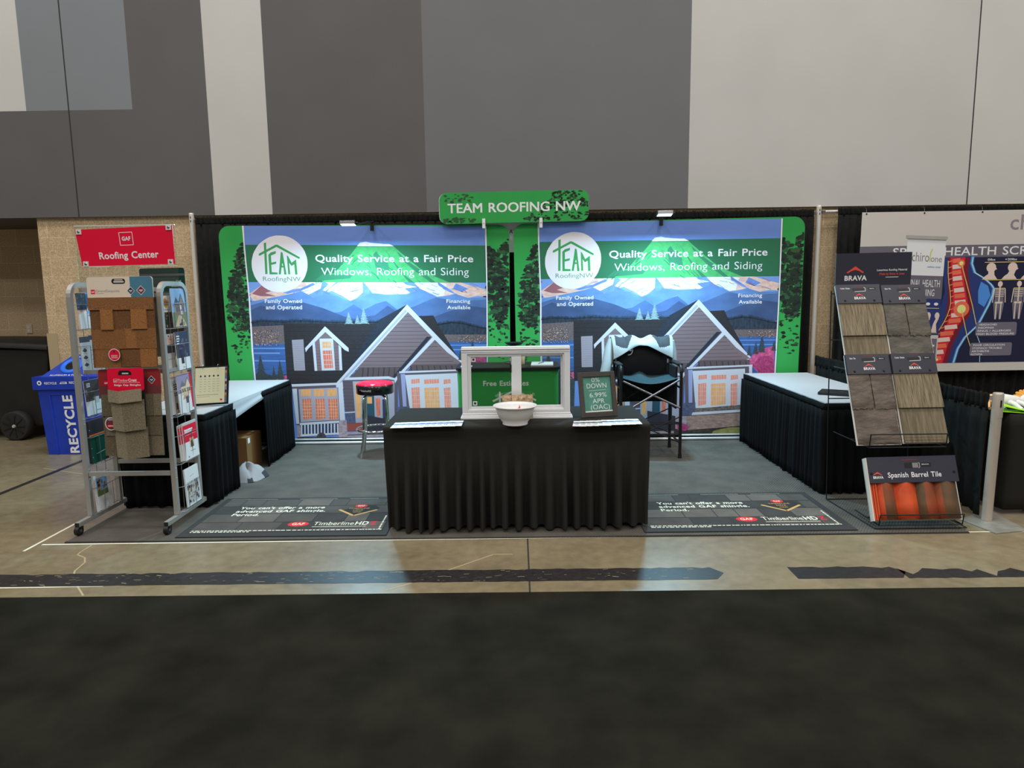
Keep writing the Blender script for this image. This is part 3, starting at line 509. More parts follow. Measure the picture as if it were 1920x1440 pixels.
YP, YB = 7.70, 7.75
b = MB(); zt = 8.0; zb = 2.515
def panel(x0, x1, z0, z1, m): b.add([(x0, YP, z0), (x1, YP, z0), (x1, YP, z1), (x0, YP, z1)], [(0, 1, 2, 3)], m)
for x0, x1, m in ((-14, -4.09, 'paint_dark'), (-4.09, -3.28, 'paint_dark'), (-3.28, -2.648, 'paint_light'), (-2.648, -.957, 'paint_dark'), (-.957, 1.888, 'paint_mid'), (1.888, 4.912, 'paint_light'), (4.912, 14, 'paint_pale')):
    panel(x0, x1, zb, 3.636 if m == 'paint_dark' and x1 <= -4 else zt, m)
panel(-14, -5.235, 3.636, zt, 'paint_pale'); panel(-5.235, -4.09, 3.636, zt, 'paint_blue')
b.add([(-14, YP, zb), (14, YP, zb), (14, 9.0, zb), (-14, 9.0, zb)], [(3, 2, 1, 0)], 'paint_dark')
b.add([(-14, 9.0, zb), (14, 9.0, zb), (14, 9.0, zt), (-14, 9.0, zt)], [(3, 2, 1, 0)], 'paint_dark')
for x in (-4.776, 4.913): b.add([(x - .006, YP - .002, zb), (x + .006, YP - .002, zb), (x + .006, YP - .002, zt), (x - .006, YP - .002, zt)], [(0, 1, 2, 3)], 'seam')
struct(b.build('wall_back_upper', loc=(0, 0, 0)))
b = MB(); b.box((-5.28, YB, 0), (14, 8.99, zb - .001), 'block'); struct(b.build('wall_back', loc=(0, 0, 0)))
b = MB(); b.box((-14, 9.0, 0), (-5.2, 9.15, zb), 'block'); struct(b.build('wall_recess', loc=(0, 0, 0)))
b = MB(); b.box((-5.295, YB - .014, 0), (-5.18, YB + .3, 1.245), 'guard'); struct(b.build('trim_1', loc=(-5.28, YB, 0)))
# paint and tape on the floor
def flat(name, polys, m, z=.0012):
    b = MB()
    for p in polys: b.add([(x, y, z) for x, y in p], [tuple(t) for t in tessellate_polygon([[Vector((x, y, 0)) for x, y in p]])], m)
    return struct(b.build(name))
rn = random.Random(4); SCR = []
def ragged(x0, x1, y0, y1, e0, e1):
    n = max(6, int((x1 - x0) / .05)); P = [(x0 + (x1 - x0) * i / n, y0 + rn.uniform(0, e0)) for i in range(n + 1)]
    P += [(x1 + .06, (y0 + y1) / 2)]
    P += [(x1 - (x1 - x0) * i / n, y1 - rn.uniform(0, e1) * (1 if rn.random() < .8 else 2)) for i in range(n + 1)]
    return P
flat('trim_2', [ragged(-9, 1.14, 3.765, 3.945, .006, .01)], 'tape_black')
for k in range(130):                                        # scratches worn through the paint
    x, y = rn.uniform(-3.2, 1.1), rn.uniform(3.775, 3.935); a = rn.uniform(-.6, .9); L = rn.uniform(.008, .05); w_ = rn.uniform(.001, .004)
    dx, dy = math.cos(a) * L, math.sin(a) * L * .5
    SCR.append([(x, y), (x + dx, y + dy), (x + dx + w_, y + dy + w_), (x + w_, y + w_)])
flat('trim_8', SCR, 'crack', .0016)
flat('trim_3', [ragged(1.6, 2.2, 3.76, 3.935, .006, .02), ragged(2.23, 3.2, 3.75, 3.90, .01, .075), ragged(3.0, 6.5, 3.76, 3.93, .02, .05)], 'tape_black')
flat('trim_4', [[(-9, 3.735), (-3, 3.745), (-2.4, 3.755), (-2.4, 3.76), (-9, 3.757)]], 'tape_white')
flat('trim_5', [[(-3.27, 4.32), (-3.25, 4.32), (-3.26, 6.6), (-3.28, 6.6)]], 'tape_white')
flat('trim_6', [[(-3.22, 4.43), (3.5, 4.48), (3.5, 4.495), (-3.22, 4.447)]], 'tape_white')
flat('trim_7', [[(-4.42, 4.0), (-4.37, 4.0), (-4.40, 8.0), (-4.46, 8.0)]], 'tape_black')
b = MB(); b.box((-6.373 - .037, 8.985, 1.18), (-6.373 + .037, 9.0, 1.295), 'outlet')
for z in (1.215, 1.26): b.box((-6.373 - .014, 8.98, z - .016), (-6.373 + .014, 8.99, z + .016), 'off_white')
tag(b.build('wall_outlet', bevel=.003), 'cream electrical outlet plate on the recessed block wall above the black bin', 'outlet')

b = MB(); b.box((-9, -5, 0), (9, 3.61, .008), 'black_carpet'); tag(b.build('aisle_carpet'), 'black carpet runner along the aisle in front of the booth', 'carpet')
b = MB()
b.box((-3.07, 4.465, 0), (3.02, 7.5, .010), 'rib_mat'); b.box((-3.08, 4.46, 0), (3.03, 4.485, .008), 'mat_edge')
tag(b.build('floor_mat'), 'large ribbed grey floor mat covering the whole booth', 'floor mat')

def logo_box(S, u, v, w_, h_, red='gaf_red', word='white'):
    S.rect(red, u, v, u + w_, v + h_); S.text(word, 'GAF', u + w_ * .14, u + w_ * .86, v + h_ * .72, h_ * .38, .03)
def shingle_mat(x0, label, seed):
    r = random.Random(seed); b = MB(); x1, y0, y1, z = x0 + 1.445, 4.508, 5.385, .018
    b.box((x0, y0, .0101), (x1, y1, z), 'mat_edge')
    S = Sheet(b, (x0, y1, z), (x1, y1, z), (x0, y0, z), W=1445, H=877, eps=.0002)
    S.rect('mat_line', 40, 40, 1405, 800)
    v = 48
    for i, hgt in enumerate((165, 175, 185, 195)):
        u = 45
        while u < 1400:
            wd = r.uniform(110, 330); e = min(1400, u + wd); S.rect(r.choice(('mat_a', 'mat_b', 'mat_c', 'mat_a')), u, v + 8, e - 7, v + hgt); u = e
        v += hgt + 5
    for a, c in ((45, 420), (600, 900), (1000, 1230)): S.line('mat_text', [(a, 40), (c, 40)], 5)
    S.text('mat_text', "You can't offer a more", 205, 860, 285, 52, .02); S.text('mat_text', 'advanced GAF shingle.', 205, 885, 365, 52, .02); S.text('mat_text', 'Period.', 205, 410, 445, 52, .02)
    S.poly('mat_line', [(1000, 345), (1120, 230), (1250, 230), (1290, 300), (1130, 460)])
    S.line('mat_gold', [(985, 320), (1125, 465), (1275, 330)], 22)
    S.disc('mat_red', 1135, 235, 48, 36); S.text('mat_text', 'GAF', 1108, 1162, 247, 26, .02)
    S.text('mat_gold', 'TIMBERLINE', 1050, 1210, 305, 24); S.text('mat_gold', 'HDZ', 1095, 1170, 350, 26); S.text('mat_gold', 'WIND', 1100, 1165, 392, 22)
    S.disc('mat_red', 770, 640, 75, 50); S.text('mat_text', 'GAF', 725, 815, 658, 42, .02)
    S.text('mat_text', 'Timberline', 880, 1170, 668, 70); S.text('mat_text', 'HD', 1180, 1275, 668, 70, .03); S.text('mat_red', 'Z', 1285, 1335, 668, 70, .03)
    S.line('mat_text', [(885, 700), (1270, 700)], 7)
    for vv in (765, 790):                                     # fine print, too small to read
        u = 60
        while u < (1385 if vv == 765 else 480): q = r.uniform(8, 34); S.line('mat_text', [(u, vv), (u + q, vv)], 13); u += q + r.uniform(5, 11)
    v = 470
    while v < 760: q = r.uniform(10, 40); S.line('mat_text', [(1372, v), (1372, v + q)], 11); v += q + 8
    tag(b.build('door_mat'), label, 'door mat', 'printed shingle mats')
shingle_mat(-2.35, 'shingle print mat with white lettering to the left of the central black table', 1)
shingle_mat(.86, 'shingle print mat with white lettering to the right of the central black table', 2)

# ------------------------------------------------------------------ pipe and drape
def upright(x, y, h, label, r=.026):
    t = thing('drape_upright', label, 'pole', (x, y, 0))
    b = MB(); b.cyl((x, y, .008), (x, y, h), r, 'pole', 16); b.lathe((x, y, h), [(r, 0), (r * .9, .012), (0, .014)], 'pole', 16)
    for z in (h - .05, h - .09): b.box((x - .004, y - r - .001, z), (x + .004, y - r + .004, z + .025), 'shadow_gap')
    b.build('pole', t)
    b = MB(); b.box((x - .2, y - .13, 0), (x + .2, y + .06, .008), 'alu'); b.build('base_plate', t, .003)
upright(-3.525, 7.665, 2.525, 'white drape upright at the left end of the booth back wall')
upright(3.30, 7.665, 2.51, 'white drape upright at the right end of the booth back wall')
def crossbar(x0, x1, y, z, label):
    b = MB(); b.cyl((x0, y, z), (x1, y, z), .019, 'alu', 12)
    for x, s in ((x0, 1), (x1, -1)): b.box((x - .004 if s > 0 else x - .03, y - .022, z - .02), (x + .03 if s > 0 else x + .004, y + .022, z + .012), 'steel')
    tag(b.build('drape_rod'), label, 'rod')
crossbar(-3.49, -.06, 7.668, 2.455, 'metal rod carrying the left half of the booth back drape')
crossbar(-.02, 3.26, 7.668, 2.445, 'metal rod carrying the right half of the booth back drape')
crossbar(3.335, 6.6, 7.668, 2.455, 'metal rod carrying the back drape of the neighbouring booth')
def drape(name, x0, x1, y, z0, z1, seed, label):
    b = MB(); pleats(b, [(x0, y), (x1, y)], z0, z1 - .075, 'black_drape', .026, .010, .085, seed, rows=7, hem=.01)
    pleats(b, [(x0, y - .004), (x1, y - .004)], z1 - .08, z1 - .02, 'black_drape', .012, .012, .05, seed + 7, rows=2, head=.022)
    tag(b.build(name, solid=.003), label, 'drape', 'tall black back drapes')
drape('back_drape', -3.47, -.035, 7.645, .012, 2.485, 1, 'tall black drape behind the left mural')
drape('back_drape', -.025, 3.235, 7.645, .012, 2.475, 2, 'tall black drape behind the right mural')
drape('back_drape', 3.49, 6.6, 7.645, .012, 2.49, 3, 'tall black drape behind the spinal health banner')
# low side rail
b = MB(); pleats(b, [(3.30, 4.735), (3.30, 7.52)], .03, .80, 'black_drape', .02, .006, .13, 11, rows=7, hem=.02, out=-1)
pleats(b, [(3.295, 4.735), (3.295, 7.52)], .79, .885, 'black_drape', .014, .01, .06, 12, rows=2, head=.02, out=-1)
tag(b.build('side_drape', solid=.003), 'low black drape along the right side of the booth behind the tile stand', 'drape')
b = MB(); b.cyl((3.335, 4.80, .865), (3.335, 7.55, .865), .016, 'alu', 12); tag(b.build('side_rail'), 'metal rail carrying the low black side drape', 'rod')
t = thing('stanchion_post', 'short pale metal post on a square floor plate at the right front corner', 'post', (3.305, 4.70, 0))
b = MB(); b.tube([(3.305, 4.70, .01), (3.315, 4.70, .91)], .033, 'post_grey', 20)
b.lathe((3.315, 4.70, .905), [(.0345, -.16), (.0345, 0), (.03, .012), (0, .012)], 'post_grey', 20)
b.box((3.310, 4.662, .82), (3.318, 4.668, .868), 'shadow_gap'); b.build('pole', t)
b = MB(); pts = [(3.137, 4.728, 0), (3.19, 4.438, 0), (3.44, 4.49, 0), (3.479, 4.93, 0)]; b.prism(pts, (0, 0, .009), 'galvanised'); b.build('base_plate', t, .002)

# ------------------------------------------------------------------ fabric murals
def mural(xl, xr, zl, zr, y, seed, label):
    r = random.Random(seed)
    t = thing('backdrop_display', label, 'backdrop', ((xl + xr) / 2, y, .01), 'pair of printed fabric backdrops')
    b = MB(); zb_ = .045
    S = Sheet(b, (xl, y, zl), (xr, y, zr), (xl + .02, y, zb_), (xr - .01, y, zb_), eps=.00012)
    ru, rv = 38, 50
    out = arc((ru, rv), 1, PI, 1.5 * PI, 8)
    O = [(ru + ru * math.cos(a), rv + rv * math.sin(a)) for a in [PI + PI / 2 * i / 8 for i in range(9)]] + [(1000 - ru + ru * math.cos(a), rv + rv * math.sin(a)) for a in [1.5 * PI + PI / 2 * i / 8 for i in range(9)]] + [(1000, 1000), (0, 1000)]
    P = [S.pt(*p, 0) for p in O]; b.prism(P, S.n * -.035, 'mgreen'); S.done.append(((0, 0, 1000, 1000), 1))
    # forest silhouettes on the green side strips
    def fol(pts, n, sz):
        xs = [p[0] for p in pts]; ys = [p[1] for p in pts]
        def ins(x, y_):
            c = False
            for (ax, ay), (bx, by) in zip(pts, pts[1:] + pts[:1]):
                if (ay > y_) != (by > y_) and x < (bx - ax) * (y_ - ay) / (by - ay) + ax: c = not c
            return c
        k = 0
        while k < n:
            x, y_ = r.uniform(min(xs), max(xs)), r.uniform(min(ys), max(ys))
            if not ins(x, y_): continue
            m = r.choice(('mtree1', 'mtree1', 'mtree3', 'mtree2')); w_ = sz * r.uniform(.5, 1.5); h_ = sz * r.uniform(.5, 1.3); d = .0003 + .00002 * (k % 40)
            q = [(x + w_ * math.cos(a) * r.uniform(.35, 1), y_ + h_ * math.sin(a) * r.uniform(.35, 1)) for a in [j * PI / 4 for j in range(8)]]
            q = [(min(max(a, 1), 999), c) for a, c in q]
            S.poly(m, q, d); k += 1
    fol([(80, 70), (62, 130), (40, 200), (20, 300), (12, 420), (40, 470), (90, 460)], 290, 12)
    fol([(20, 430), (90, 470), (80, 560), (30, 640), (15, 560)], 45, 8)
    fol([(60, 800), (88, 700), (88, 990), (70, 960)], 12, 7)
    fol([(922, 95), (960, 130), (998, 55), (998, 400), (960, 470), (922, 330)], 360, 13)
    fol([(922, 400), (998, 400), (990, 660), (930, 560)], 45, 8)
    for m, p in ART: S.poly(m, [(min(max(u, 4), 996), min(v, 999)) for u, v in p])
    for m, p in ART:                                          # ragged tree line on the far shore
        if m != 'mforest': continue
        um = max(q[0] for q in p); top = p[:[q[0] for q in p].index(um) + 1]; d = S.lay(p)
        for (a, c), (e, g) in zip(top, top[1:]):
            n = max(1, int((e - a) / 3.2))
            for k in range(n):
                u = min(max(a + (e - a) * k / n, 6), 990); v = c + (g - c) * k / n; h_ = r.uniform(3, 11); S.poly('mforest', [(u - 2.2, v + 4), (u, v - h_), (u + 2.2, v + 4)], d)
    # rock ribs showing through the snow and darker streaks inside the green band
    for k in range(60):
        u, v = r.uniform(230, 880), r.uniform(262, 318); L = r.uniform(8, 34); sgn = 1 if u > 500 else -1
        if any(m_ in ('msnow', 'msnowpink') and min(q[0] for q in p_) < u < max(q[0] for q in p_) for m_, p_ in ART):
            q = [(u, v), (u + sgn * L * .4, v + r.uniform(1, 8)), (u + sgn * L, v + r.uniform(4, 16))]; S.line(r.choice(('mridge', 'mhill1', 'mridgered', 'mhill2')), q, r.uniform(.8, 2.4), .00090 + k * 2e-6)
    for k in range(40):
        v = r.uniform(130, 250); c = 500 + r.uniform(-1, 1) * (40 + (v - 110) * 1.1); sgn = 1 if c > 500 else -1; L = r.uniform(10, 40)
        S.line(r.choice(('mbanddark', 'mbanddark', 'mband')), [(c, v), (c + sgn * L * .5, v + L * .5), (c + sgn * L * .8, min(v + L, 262))], r.uniform(1, 3.5), .00147 + k * 1e-6)
    # lights of the town across the water
    def specks(u0, v0, u1, v1, n):
        d = S.lay([(u0, v0), (u1, v1)])
        for _ in range(n):
            u, v = r.uniform(u0, u1), v0 + (v1 - v0) * r.random(); q = r.uniform(1, 3.2); S.rect(r.choice(('mtown2', 'mtown2', 'mtown3', 'msnowpink')), u, v, u + q, v + q * .9, d + r.random() * 1e-5)
    specks(97, 474, 184, 548, 190); specks(815, 508, 914, 540, 80)
    for m, u, v0, v1, hw in ART_FIRS:
        q = []; n = 7
        for i in range(n): f = (i + 1) / n; q += [(u + hw * f, v0 + (v1 - v0) * f), (u + hw * f * .55, v0 + (v1 - v0) * (f - .02))]
        q2 = [(2 * u - a, c) for a, c in reversed(q)]
        S.poly(m, [(u, v0)] + q + q2)
    for s_, u0_, u1_, va, vb_, cap, m, bold in ART_TEXT: S.text(m, s_, u0_, u1_, va, cap, 0.014 if bold else -.006, vb2=vb_)
    b.build('fabric_print', t)
    b = MB()
    for z, yy, rr in ((.028, y - .05, .016), (.062, y - .02, .010)): b.tube([(xl + .03, yy, z), (xr - .03, yy, z)], rr, 'alu_pipe', 12)
    for x in (xl + .035, xr - .035): b.tube([(x, y + .02, .06), (x, y + .02, zl - .09)], .015, 'alu_pipe', 10)
    b.build('frame_tube', t)
    for x in (xl + .3, xr - .3):
        b = MB(); b.box((x - .03, y - .12, .0105), (x + .03, y + .05, .0125), 'alu_pipe'); b.build('foot', t, .003)
mural(-3.140, -.060, 2.373, 2.345, 7.42, 5, 'printed fabric backdrop with a house and snowy mountain, left one behind the red stool')
mural(-.015, 3.057, 2.352, 2.386, 7.42, 6, 'printed fabric backdrop with a house and snowy mountain, right one behind the folding chair')

# sheet hung in the gap between the murals
b = MB(); S = Sheet(b, (-.34, 7.50, 2.372), (.26, 7.50, 2.372), (-.34, 7.50, 2.06), W=600, H=312); b.box((-.34, 7.50, 2.06), (.26, 7.506, 2.372), 'white_print')
S.text('dark_text', 'A', 278, 320, 115, 40, .02)
tag(b.build('paper_sign'), 'white paper sign mostly hidden behind the gap between the two murals', 'sign')

# header sign over the murals
t = thing('header_sign', 'long green sign above the murals with white capitals and rounded corners', 'sign', (0, 7.36, 2.35))
b = MB(); S = Sheet(b, (-.782, 7.35, 2.669), (.772, 7.35, 2.683), (-.782, 7.35, 2.352), (.772, 7.35, 2.366), W=1780, H=400, eps=.0002)
O = rrect(0, 0, 1780, 400, 95, 95); P = [S.pt(*p, 0) for p in O]
b.prism(P, S.n * -.03, 'mgreen'); b.prism([S.pt(u - 7 if u < 890 else u, v, -.012) for u, v in O], S.n * -.03, 'white'); S.done.append(((0, 0, 1780, 400), 1))
r = random.Random(9)
for k in range(230):
    if k < 175:
        v = r.uniform(15, 385); u = r.uniform(max(1000, 1380 - (v - 15) * 1.1), 1765)
    else: u, v = r.uniform(30, 420), r.choice((r.uniform(20, 130), r.uniform(330, 390)))
    if u > 1700 and (v < 60 or v > 340): u -= 110
    w_, h_ = r.uniform(14, 42), r.uniform(10, 30); q = [(u + w_ * math.cos(a) * r.uniform(.35, 1), min(max(v + h_ * math.sin(a) * r.uniform(.35, 1), 4), 396)) for a in [j * PI / 4 for j in range(8)]]
    S.poly(('mtree2' if k >= 175 or r.random() < .3 else r.choice(('mtree1', 'mtree3'))), q, .0004 + .00001 * (k % 30))
S.base = 6
S.text('white_print', 'TEAM ROOFING NW', 98, 1682, 262, 118, .02)
b.build('sign_panel', t)
for x in (-.323, .273):
    b = MB(); b.box((x - .016, 7.325, 2.30), (x + .016, 7.345, 2.40), 'white'); b.cyl((x, 7.324, 2.352), (x, 7.318, 2.352), .005, 'gaf_red', 8); b.build('clip', t, .004)

# lamps over the murals
def lamp(x, z, label, tilt, power):
    t = thing('display_lamp', label, 'lamp', (x, 7.40, z - .06)); y = 6.75; zc = 2.325 if x < 0 else 2.335
    b = MB(); b.box((x + .08, 7.378, zc - .03), (x + .12, 7.384, zc + .05), 'black_plastic'); b.box((x + .08, 7.378, zc + .062), (x + .12, 7.46, zc + .07), 'black_plastic'); b.build('clamp', t, .002)
    b = MB(); b.tube([(x + .10, 7.375, zc + .055), (x + .10, 7.2, zc + .05), (x + .09, y + .12, z + .01), (x + .082, y, z)], .007, 'black_metal', 8)
    b.cyl((x + .074, y, z), (x + .096, y, z), .015, 'black_plastic', 12); b.build('arm', t)
    T = Matrix.Translation((x, y, z)) @ Matrix.Rotation(tilt, 4, 'X')
    b = MB(); b.T = T; b.box((-.073, -.045, -.014), (.073, .045, .016), 'steel')
    for i in range(8): b.box((-.068 + i * .019, -.045, .016), (-.064 + i * .019, .045, .024), 'steel')
    h = b.build('lamp_head', t, .004)
    b = MB(); b.T = T; b.box((-.066, -.039, -.0155), (.066, .039, -.0141), 'led'); b.build('lens', h)
    l = bpy.data.lights.new('lamp_light', 'AREA'); l.shape = 'RECTANGLE'; l.size = .13; l.size_y = .076; l.energy = power; l.color = (.38, .77, 1.0)
    o = bpy.data.objects.new('lamp_light', l); C.objects.link(o); o.parent = t
    o.matrix_local = Matrix.Translation((0, y - 7.40, .06)) @ Matrix.Rotation(tilt, 4, 'X') @ Matrix.Translation((0, 0, -.018))
lamp(-1.60, 2.315, 'small clip-on display lamp over the left mural', -.14, LAMP_L)
lamp(1.435, 2.365, 'small clip-on display lamp over the right mural', -.18, LAMP_R)
# ------------------------------------------------------------------ central table under its fitted black cloth
def fitted_cloth(x0, x1, y0, y1, h, seed):
    r = random.Random(seed); b = MB(); rc = .03
    per = []
    for cx, cy, a in ((x0 + rc, y0 + rc, PI), (x1 - rc, y0 + rc, 1.5 * PI), (x1 - rc, y1 - rc, 0), (x0 + rc, y1 - rc, .5 * PI)):
        per += [((cx + rc * math.cos(a + PI / 2 * i / 5), cy + rc * math.sin(a + PI / 2 * i / 5))) for i in range(6)]
    per.append(per[0]); P = []
    for a, c in zip(per, per[1:]):
        L = math.hypot(c[0] - a[0], c[1] - a[1]); n = max(1, int(L / .009))
        P += [((a[0] + (c[0] - a[0]) * i / n, a[1] + (c[1] - a[1]) * i / n), L / n) for i in range(n)]
    prof = [(h, -.03), (h - .001, -.012), (h - .006, -.003), (h - .014, .002), (h - .03, .002), (h - .055, -.004), (h - .09, -.006), (.60, -.006), (.555, -.004), (.51, 0), (.46, .004), (.40, .009), (.32, .014), (.22, .019), (.12, .023), (.05, .026), (.02, .027)]
    R = [[] for _ in prof]; s = 0; f = 1; am = 1; nxt = 2 * PI; ph = 0; lift = 0
    cx, cy = (x0 + x1) / 2, (y0 + y1) / 2; N = len(P)
    for i, (p, ds) in enumerate(P):
        q0 = P[i - 1][0]; q1 = P[(i + 1) % N][0]; d = Vector((q1[0] - q0[0], q1[1] - q0[1], 0)).normalized(); n = Vector((d.y, -d.x, 0))
        ph += 2 * PI * ds / (.088 * f)
        if ph > nxt: nxt += 2 * PI; f = r.uniform(.75, 1.35); am = r.uniform(.6, 1.25); lift = r.uniform(0, .02)
        wv = math.sin(ph); wv = (abs(wv) ** .5) * (1 if wv > 0 else -1)
        front = 1.0 if p[1] < y0 + .02 else .3
        mid = 1 + .8 * math.exp(-((p[0] - x0 - .32) / .22) ** 2) if p[1] < y0 + .02 else 1
        for k, (z, o) in enumerate(prof):
            t = min(1, max(0, (.58 - z) / .40)); a = .048 * am * t * front
            e = min(1, max(0, min(p[0] - x0, x1 - p[0]) / .16)) if front == 1 else 0
            q = Vector((p[0], p[1], 0)) + n * (o * (.1 + .9 * front) * (mid if z < .5 else 1) * (e if z < .55 else 1) - .03 * t * (1 - e) + a * wv * (.35 + .65 * e))
            R[k].append((q.x, q.y, z if z > .04 else z + lift))
    for row in R: row.append(row[0])
    b.grid(R, 'black_cloth'); rw = R[0][:-1]; b.add(rw, [tuple(range(len(rw)))], 'black_cloth')
    return b.build('tablecloth')
tag(fitted_cloth(-.925, .915, 4.615, 5.38, .745, 3), 'fitted black tablecloth with pleated front on the central table', 'tablecloth')
TT = .7455

# ------------------------------------------------------------------ side tables
def trestle(x0, x1, y0, y1, label):
    t = thing('folding_table', label, 'table', ((x0 + x1) / 2, (y0 + y1) / 2, .0105))
    b = MB(); b.box((x0, y0, .705), (x1, y1, .735), 'off_white'); b.build('tabletop', t, .006)
    for y in (y0 + .25, y1 - .25):
        for x in (x0 + .08, x1 - .08):
            b = MB(); b.cyl((x, y, .0105), (x, y, .705), .014, 'steel', 10); b.build('leg', t)
        b = MB(); b.cyl((x0 + .08, y, .12), (x1 - .08, y, .12), .01, 'steel', 8); b.build('stretcher', t)
trestle(-3.06, -2.43, 5.22, 7.24, 'folding table under a white cloth at the left side of the booth')
trestle(2.445, 3.09, 5.38, 7.30, 'folding table under a white cloth at the right side of the booth')
def cover(x0, x1, y0, y1, label, strip=None):
    b = MB(); b.box((x0, y0, .7355), (x1, y1, .745), 'white_cloth')
    if strip:
        ya, yb, za, zb_ = strip; R = []
        for i in range(9):
            R.append([])
            for j in range(25):
                u = j / 24; v = i / 8; z = .742 + ((za + (zb_ - za) * u) - .742) * v
                R[-1].append((x1 + .004 + .012 * v + .006 * math.sin(v * 9 + u * 2.2) * v, ya + (yb - ya) * u, z))
        b.grid(R, 'white_cloth')
    tag(b.build('tablecloth', solid=0), label, 'tablecloth')
cover(-3.07, -2.425, 5.21, 7.25, 'white tablecloth showing over the side of the left table', (5.72, 6.46, .600, .665))
cover(2.435, 3.10, 5.37, 7.31, 'white tablecloth on the right table, a closed black laptop lying on it')
def skirt(path, seed, label, out=1.0, zt=.742):
    b = MB(); pleats(b, path, .014, zt - .05, 'black_skirt', .017, .009, .085, seed, rows=9, hem=.012, out=out)
    pleats(b, path, zt - .055, zt, 'black_skirt', .003, .003, .2, seed + 1, rows=1, out=out)
    tag(b.build('table_skirt', solid=.003), label, 'table skirt', 'black table skirts')
skirt([(-3.06, 5.20), (-2.415, 5.20), (-2.415, 5.75)], 21, 'black gathered skirt at the front corner of the left table')
skirt([(-2.415, 6.42), (-2.415, 7.26), (-3.08, 7.26), (-3.08, 5.21)], 25, 'black gathered skirt at the back end of the left table, near the house mural')
skirt([(2.425, 7.30), (2.425, 5.36), (3.10, 5.36)], 27, 'black gathered skirt around the right table', out=1.0)
# things on and under the side tables
b = MB(); b.T = Matrix.Translation((2.76, 5.80, .7455)) @ Matrix.Rotation(math.radians(-32), 4, 'Z')
t = thing('laptop', 'closed black laptop on the white right-hand table', 'laptop', (2.76, 5.80, .7455))
b.box((-.17, -.12, 0.002), (.17, .12, .012), 'laptop'); b.build('base', t, .003)
b = MB(); b.T = Matrix.Translation((2.76, 5.80, .7455)) @ Matrix.Rotation(math.radians(-32), 4, 'Z'); b.box((-.17, -.12, .013), (.17, .12, .021), 'laptop')
b.box((-.015, -.01, .021), (.015, .01, .0212), 'steel'); b.build('lid', t, .002)
# flip binder
t = thing('flip_chart', 'cream ring-bound flip chart standing on the left table behind the brochure rack', 'flip chart', (-2.54, 5.62, .7455))
b = MB(); a = Vector((-2.675, 5.60, .748)); S = Sheet(b, (-2.675, 5.67, 1.065), (-2.405, 5.69, 1.075), (-2.675, 5.60, .750), W=270, H=320)
b.prism([S.pt(*p, -.012) for p in ((0, 0), (275, 0), (275, 322), (0, 322))], S.n * -.006, 'black_plastic')
b.prism([S.pt(*p, -.012) for p in ((0, 320), (275, 320), (275, 322), (0, 322))], S.n * .03, 'black_plastic'); b.build('cover', t)
b = MB(); S2 = Sheet(b, S.pt(6, 14, -.003), S.pt(262, 14, -.003), S.pt(6, 308, -.003), W=256, H=294); b.prism([S2.pt(*p, 0) for p in ((0, 0), (256, 0), (256, 294), (0, 294))], S2.n * -.008, 'pr_gray')
cols = ('pr_navy', 'pr_gold', 'pr_brown', 'pr_blue', 'pr_pink', 'pr_dark', 'pr_sand', 'pr_lilac')
for i in range(12): S2.rect(cols[i % 8], 243, 8 + i * 23, 255, 26 + i * 23)
S2.rect('cream', 0, 0, 240, 294)
for i in range(5):
    u = 45 + i * 35; S2.poly('diamond', [(u, 60), (u + 9, 70), (u, 80), (u - 9, 70)])
    for k in range(6): S2.line('gray_text', [(u - 10, 96 + k * 20), (u + 10, 96 + k * 20)], 2)
S2.line('gray_text', [(16, 225), (190, 225)], 3); S2.line('gray_text', [(16, 240), (120, 240)], 2); S2.rect('gaf_red', 205, 262, 222, 276)
b.build('page', t)
for u in (70, 190):
    b = MB(); c = S.pt(u, 6, -.004); b.tube([c + Vector((0, .016 * math.cos(q), .016 * math.sin(q))) for q in [i * PI / 8 for i in range(16)]], .002, 'steel', 6, closed=True); b.build('ring', t)
b = MB(); b.box((-2.98, 6.25, .0105), (-2.52, 6.62, .33), 'cardboard'); b.box((-2.519, 6.28, .27), (-2.518, 6.33, .32), 'white_print')
tag(b.build('cardboard_box', bevel=.004), 'brown cardboard box under the left table', 'box')
r = random.Random(2); b = MB(); R = []
for i in range(17):
    R.append([]); 
    for j in range(25):
        u, v = i / 16, j / 24; a = 2 * PI * v; rr = u
        z = .012 + .115 * (1 - u ** 2.2) * (1 + .3 * math.sin(3 * a + 1)) + .03 * math.sin(6 * a + 7 * u) * u * (1 - u * .8) + .016 * math.sin(11 * a - 9 * u) * u * (1 - u)
        R[-1].append((-2.445 + .135 * rr * math.cos(a) * (1 + .15 * math.sin(3 * a)) + (.03 * u if math.cos(a) > 0 else 0), 6.02 + .20 * rr * math.sin(a) * (1 + .2 * math.cos(2 * a)), max(.0115, z)))
b.grid(R, 'grey_cloth', mf=lambda i, j: 'jacket_dark' if (i > 12 and (j in (19, 20, 0, 1, 2))) else 'grey_cloth')
tag(b.build('cloth_bag'), 'crumpled grey fabric bag on the floor beside the left table skirt', 'bag')

# ------------------------------------------------------------------ red bar stool
sx, sy = -1.43, 6.86
t = thing('bar_stool', 'chrome bar stool with a round red seat in front of the left mural', 'stool', (sx, sy, .0105))
b = MB(); b.lathe((sx, sy, 0), [(0, .776), (.08, .774), (.14, .768), (.172, .758), (.183, .745), (.183, .738)], 'stool_red', 48); b.build('seat_cushion', t)
b = MB(); b.lathe((sx, sy, 0), [(.182, .740), (.187, .735), (.187, .655), (.18, .648), (.05, .645), (0, .645)], 'stool_black', 48)
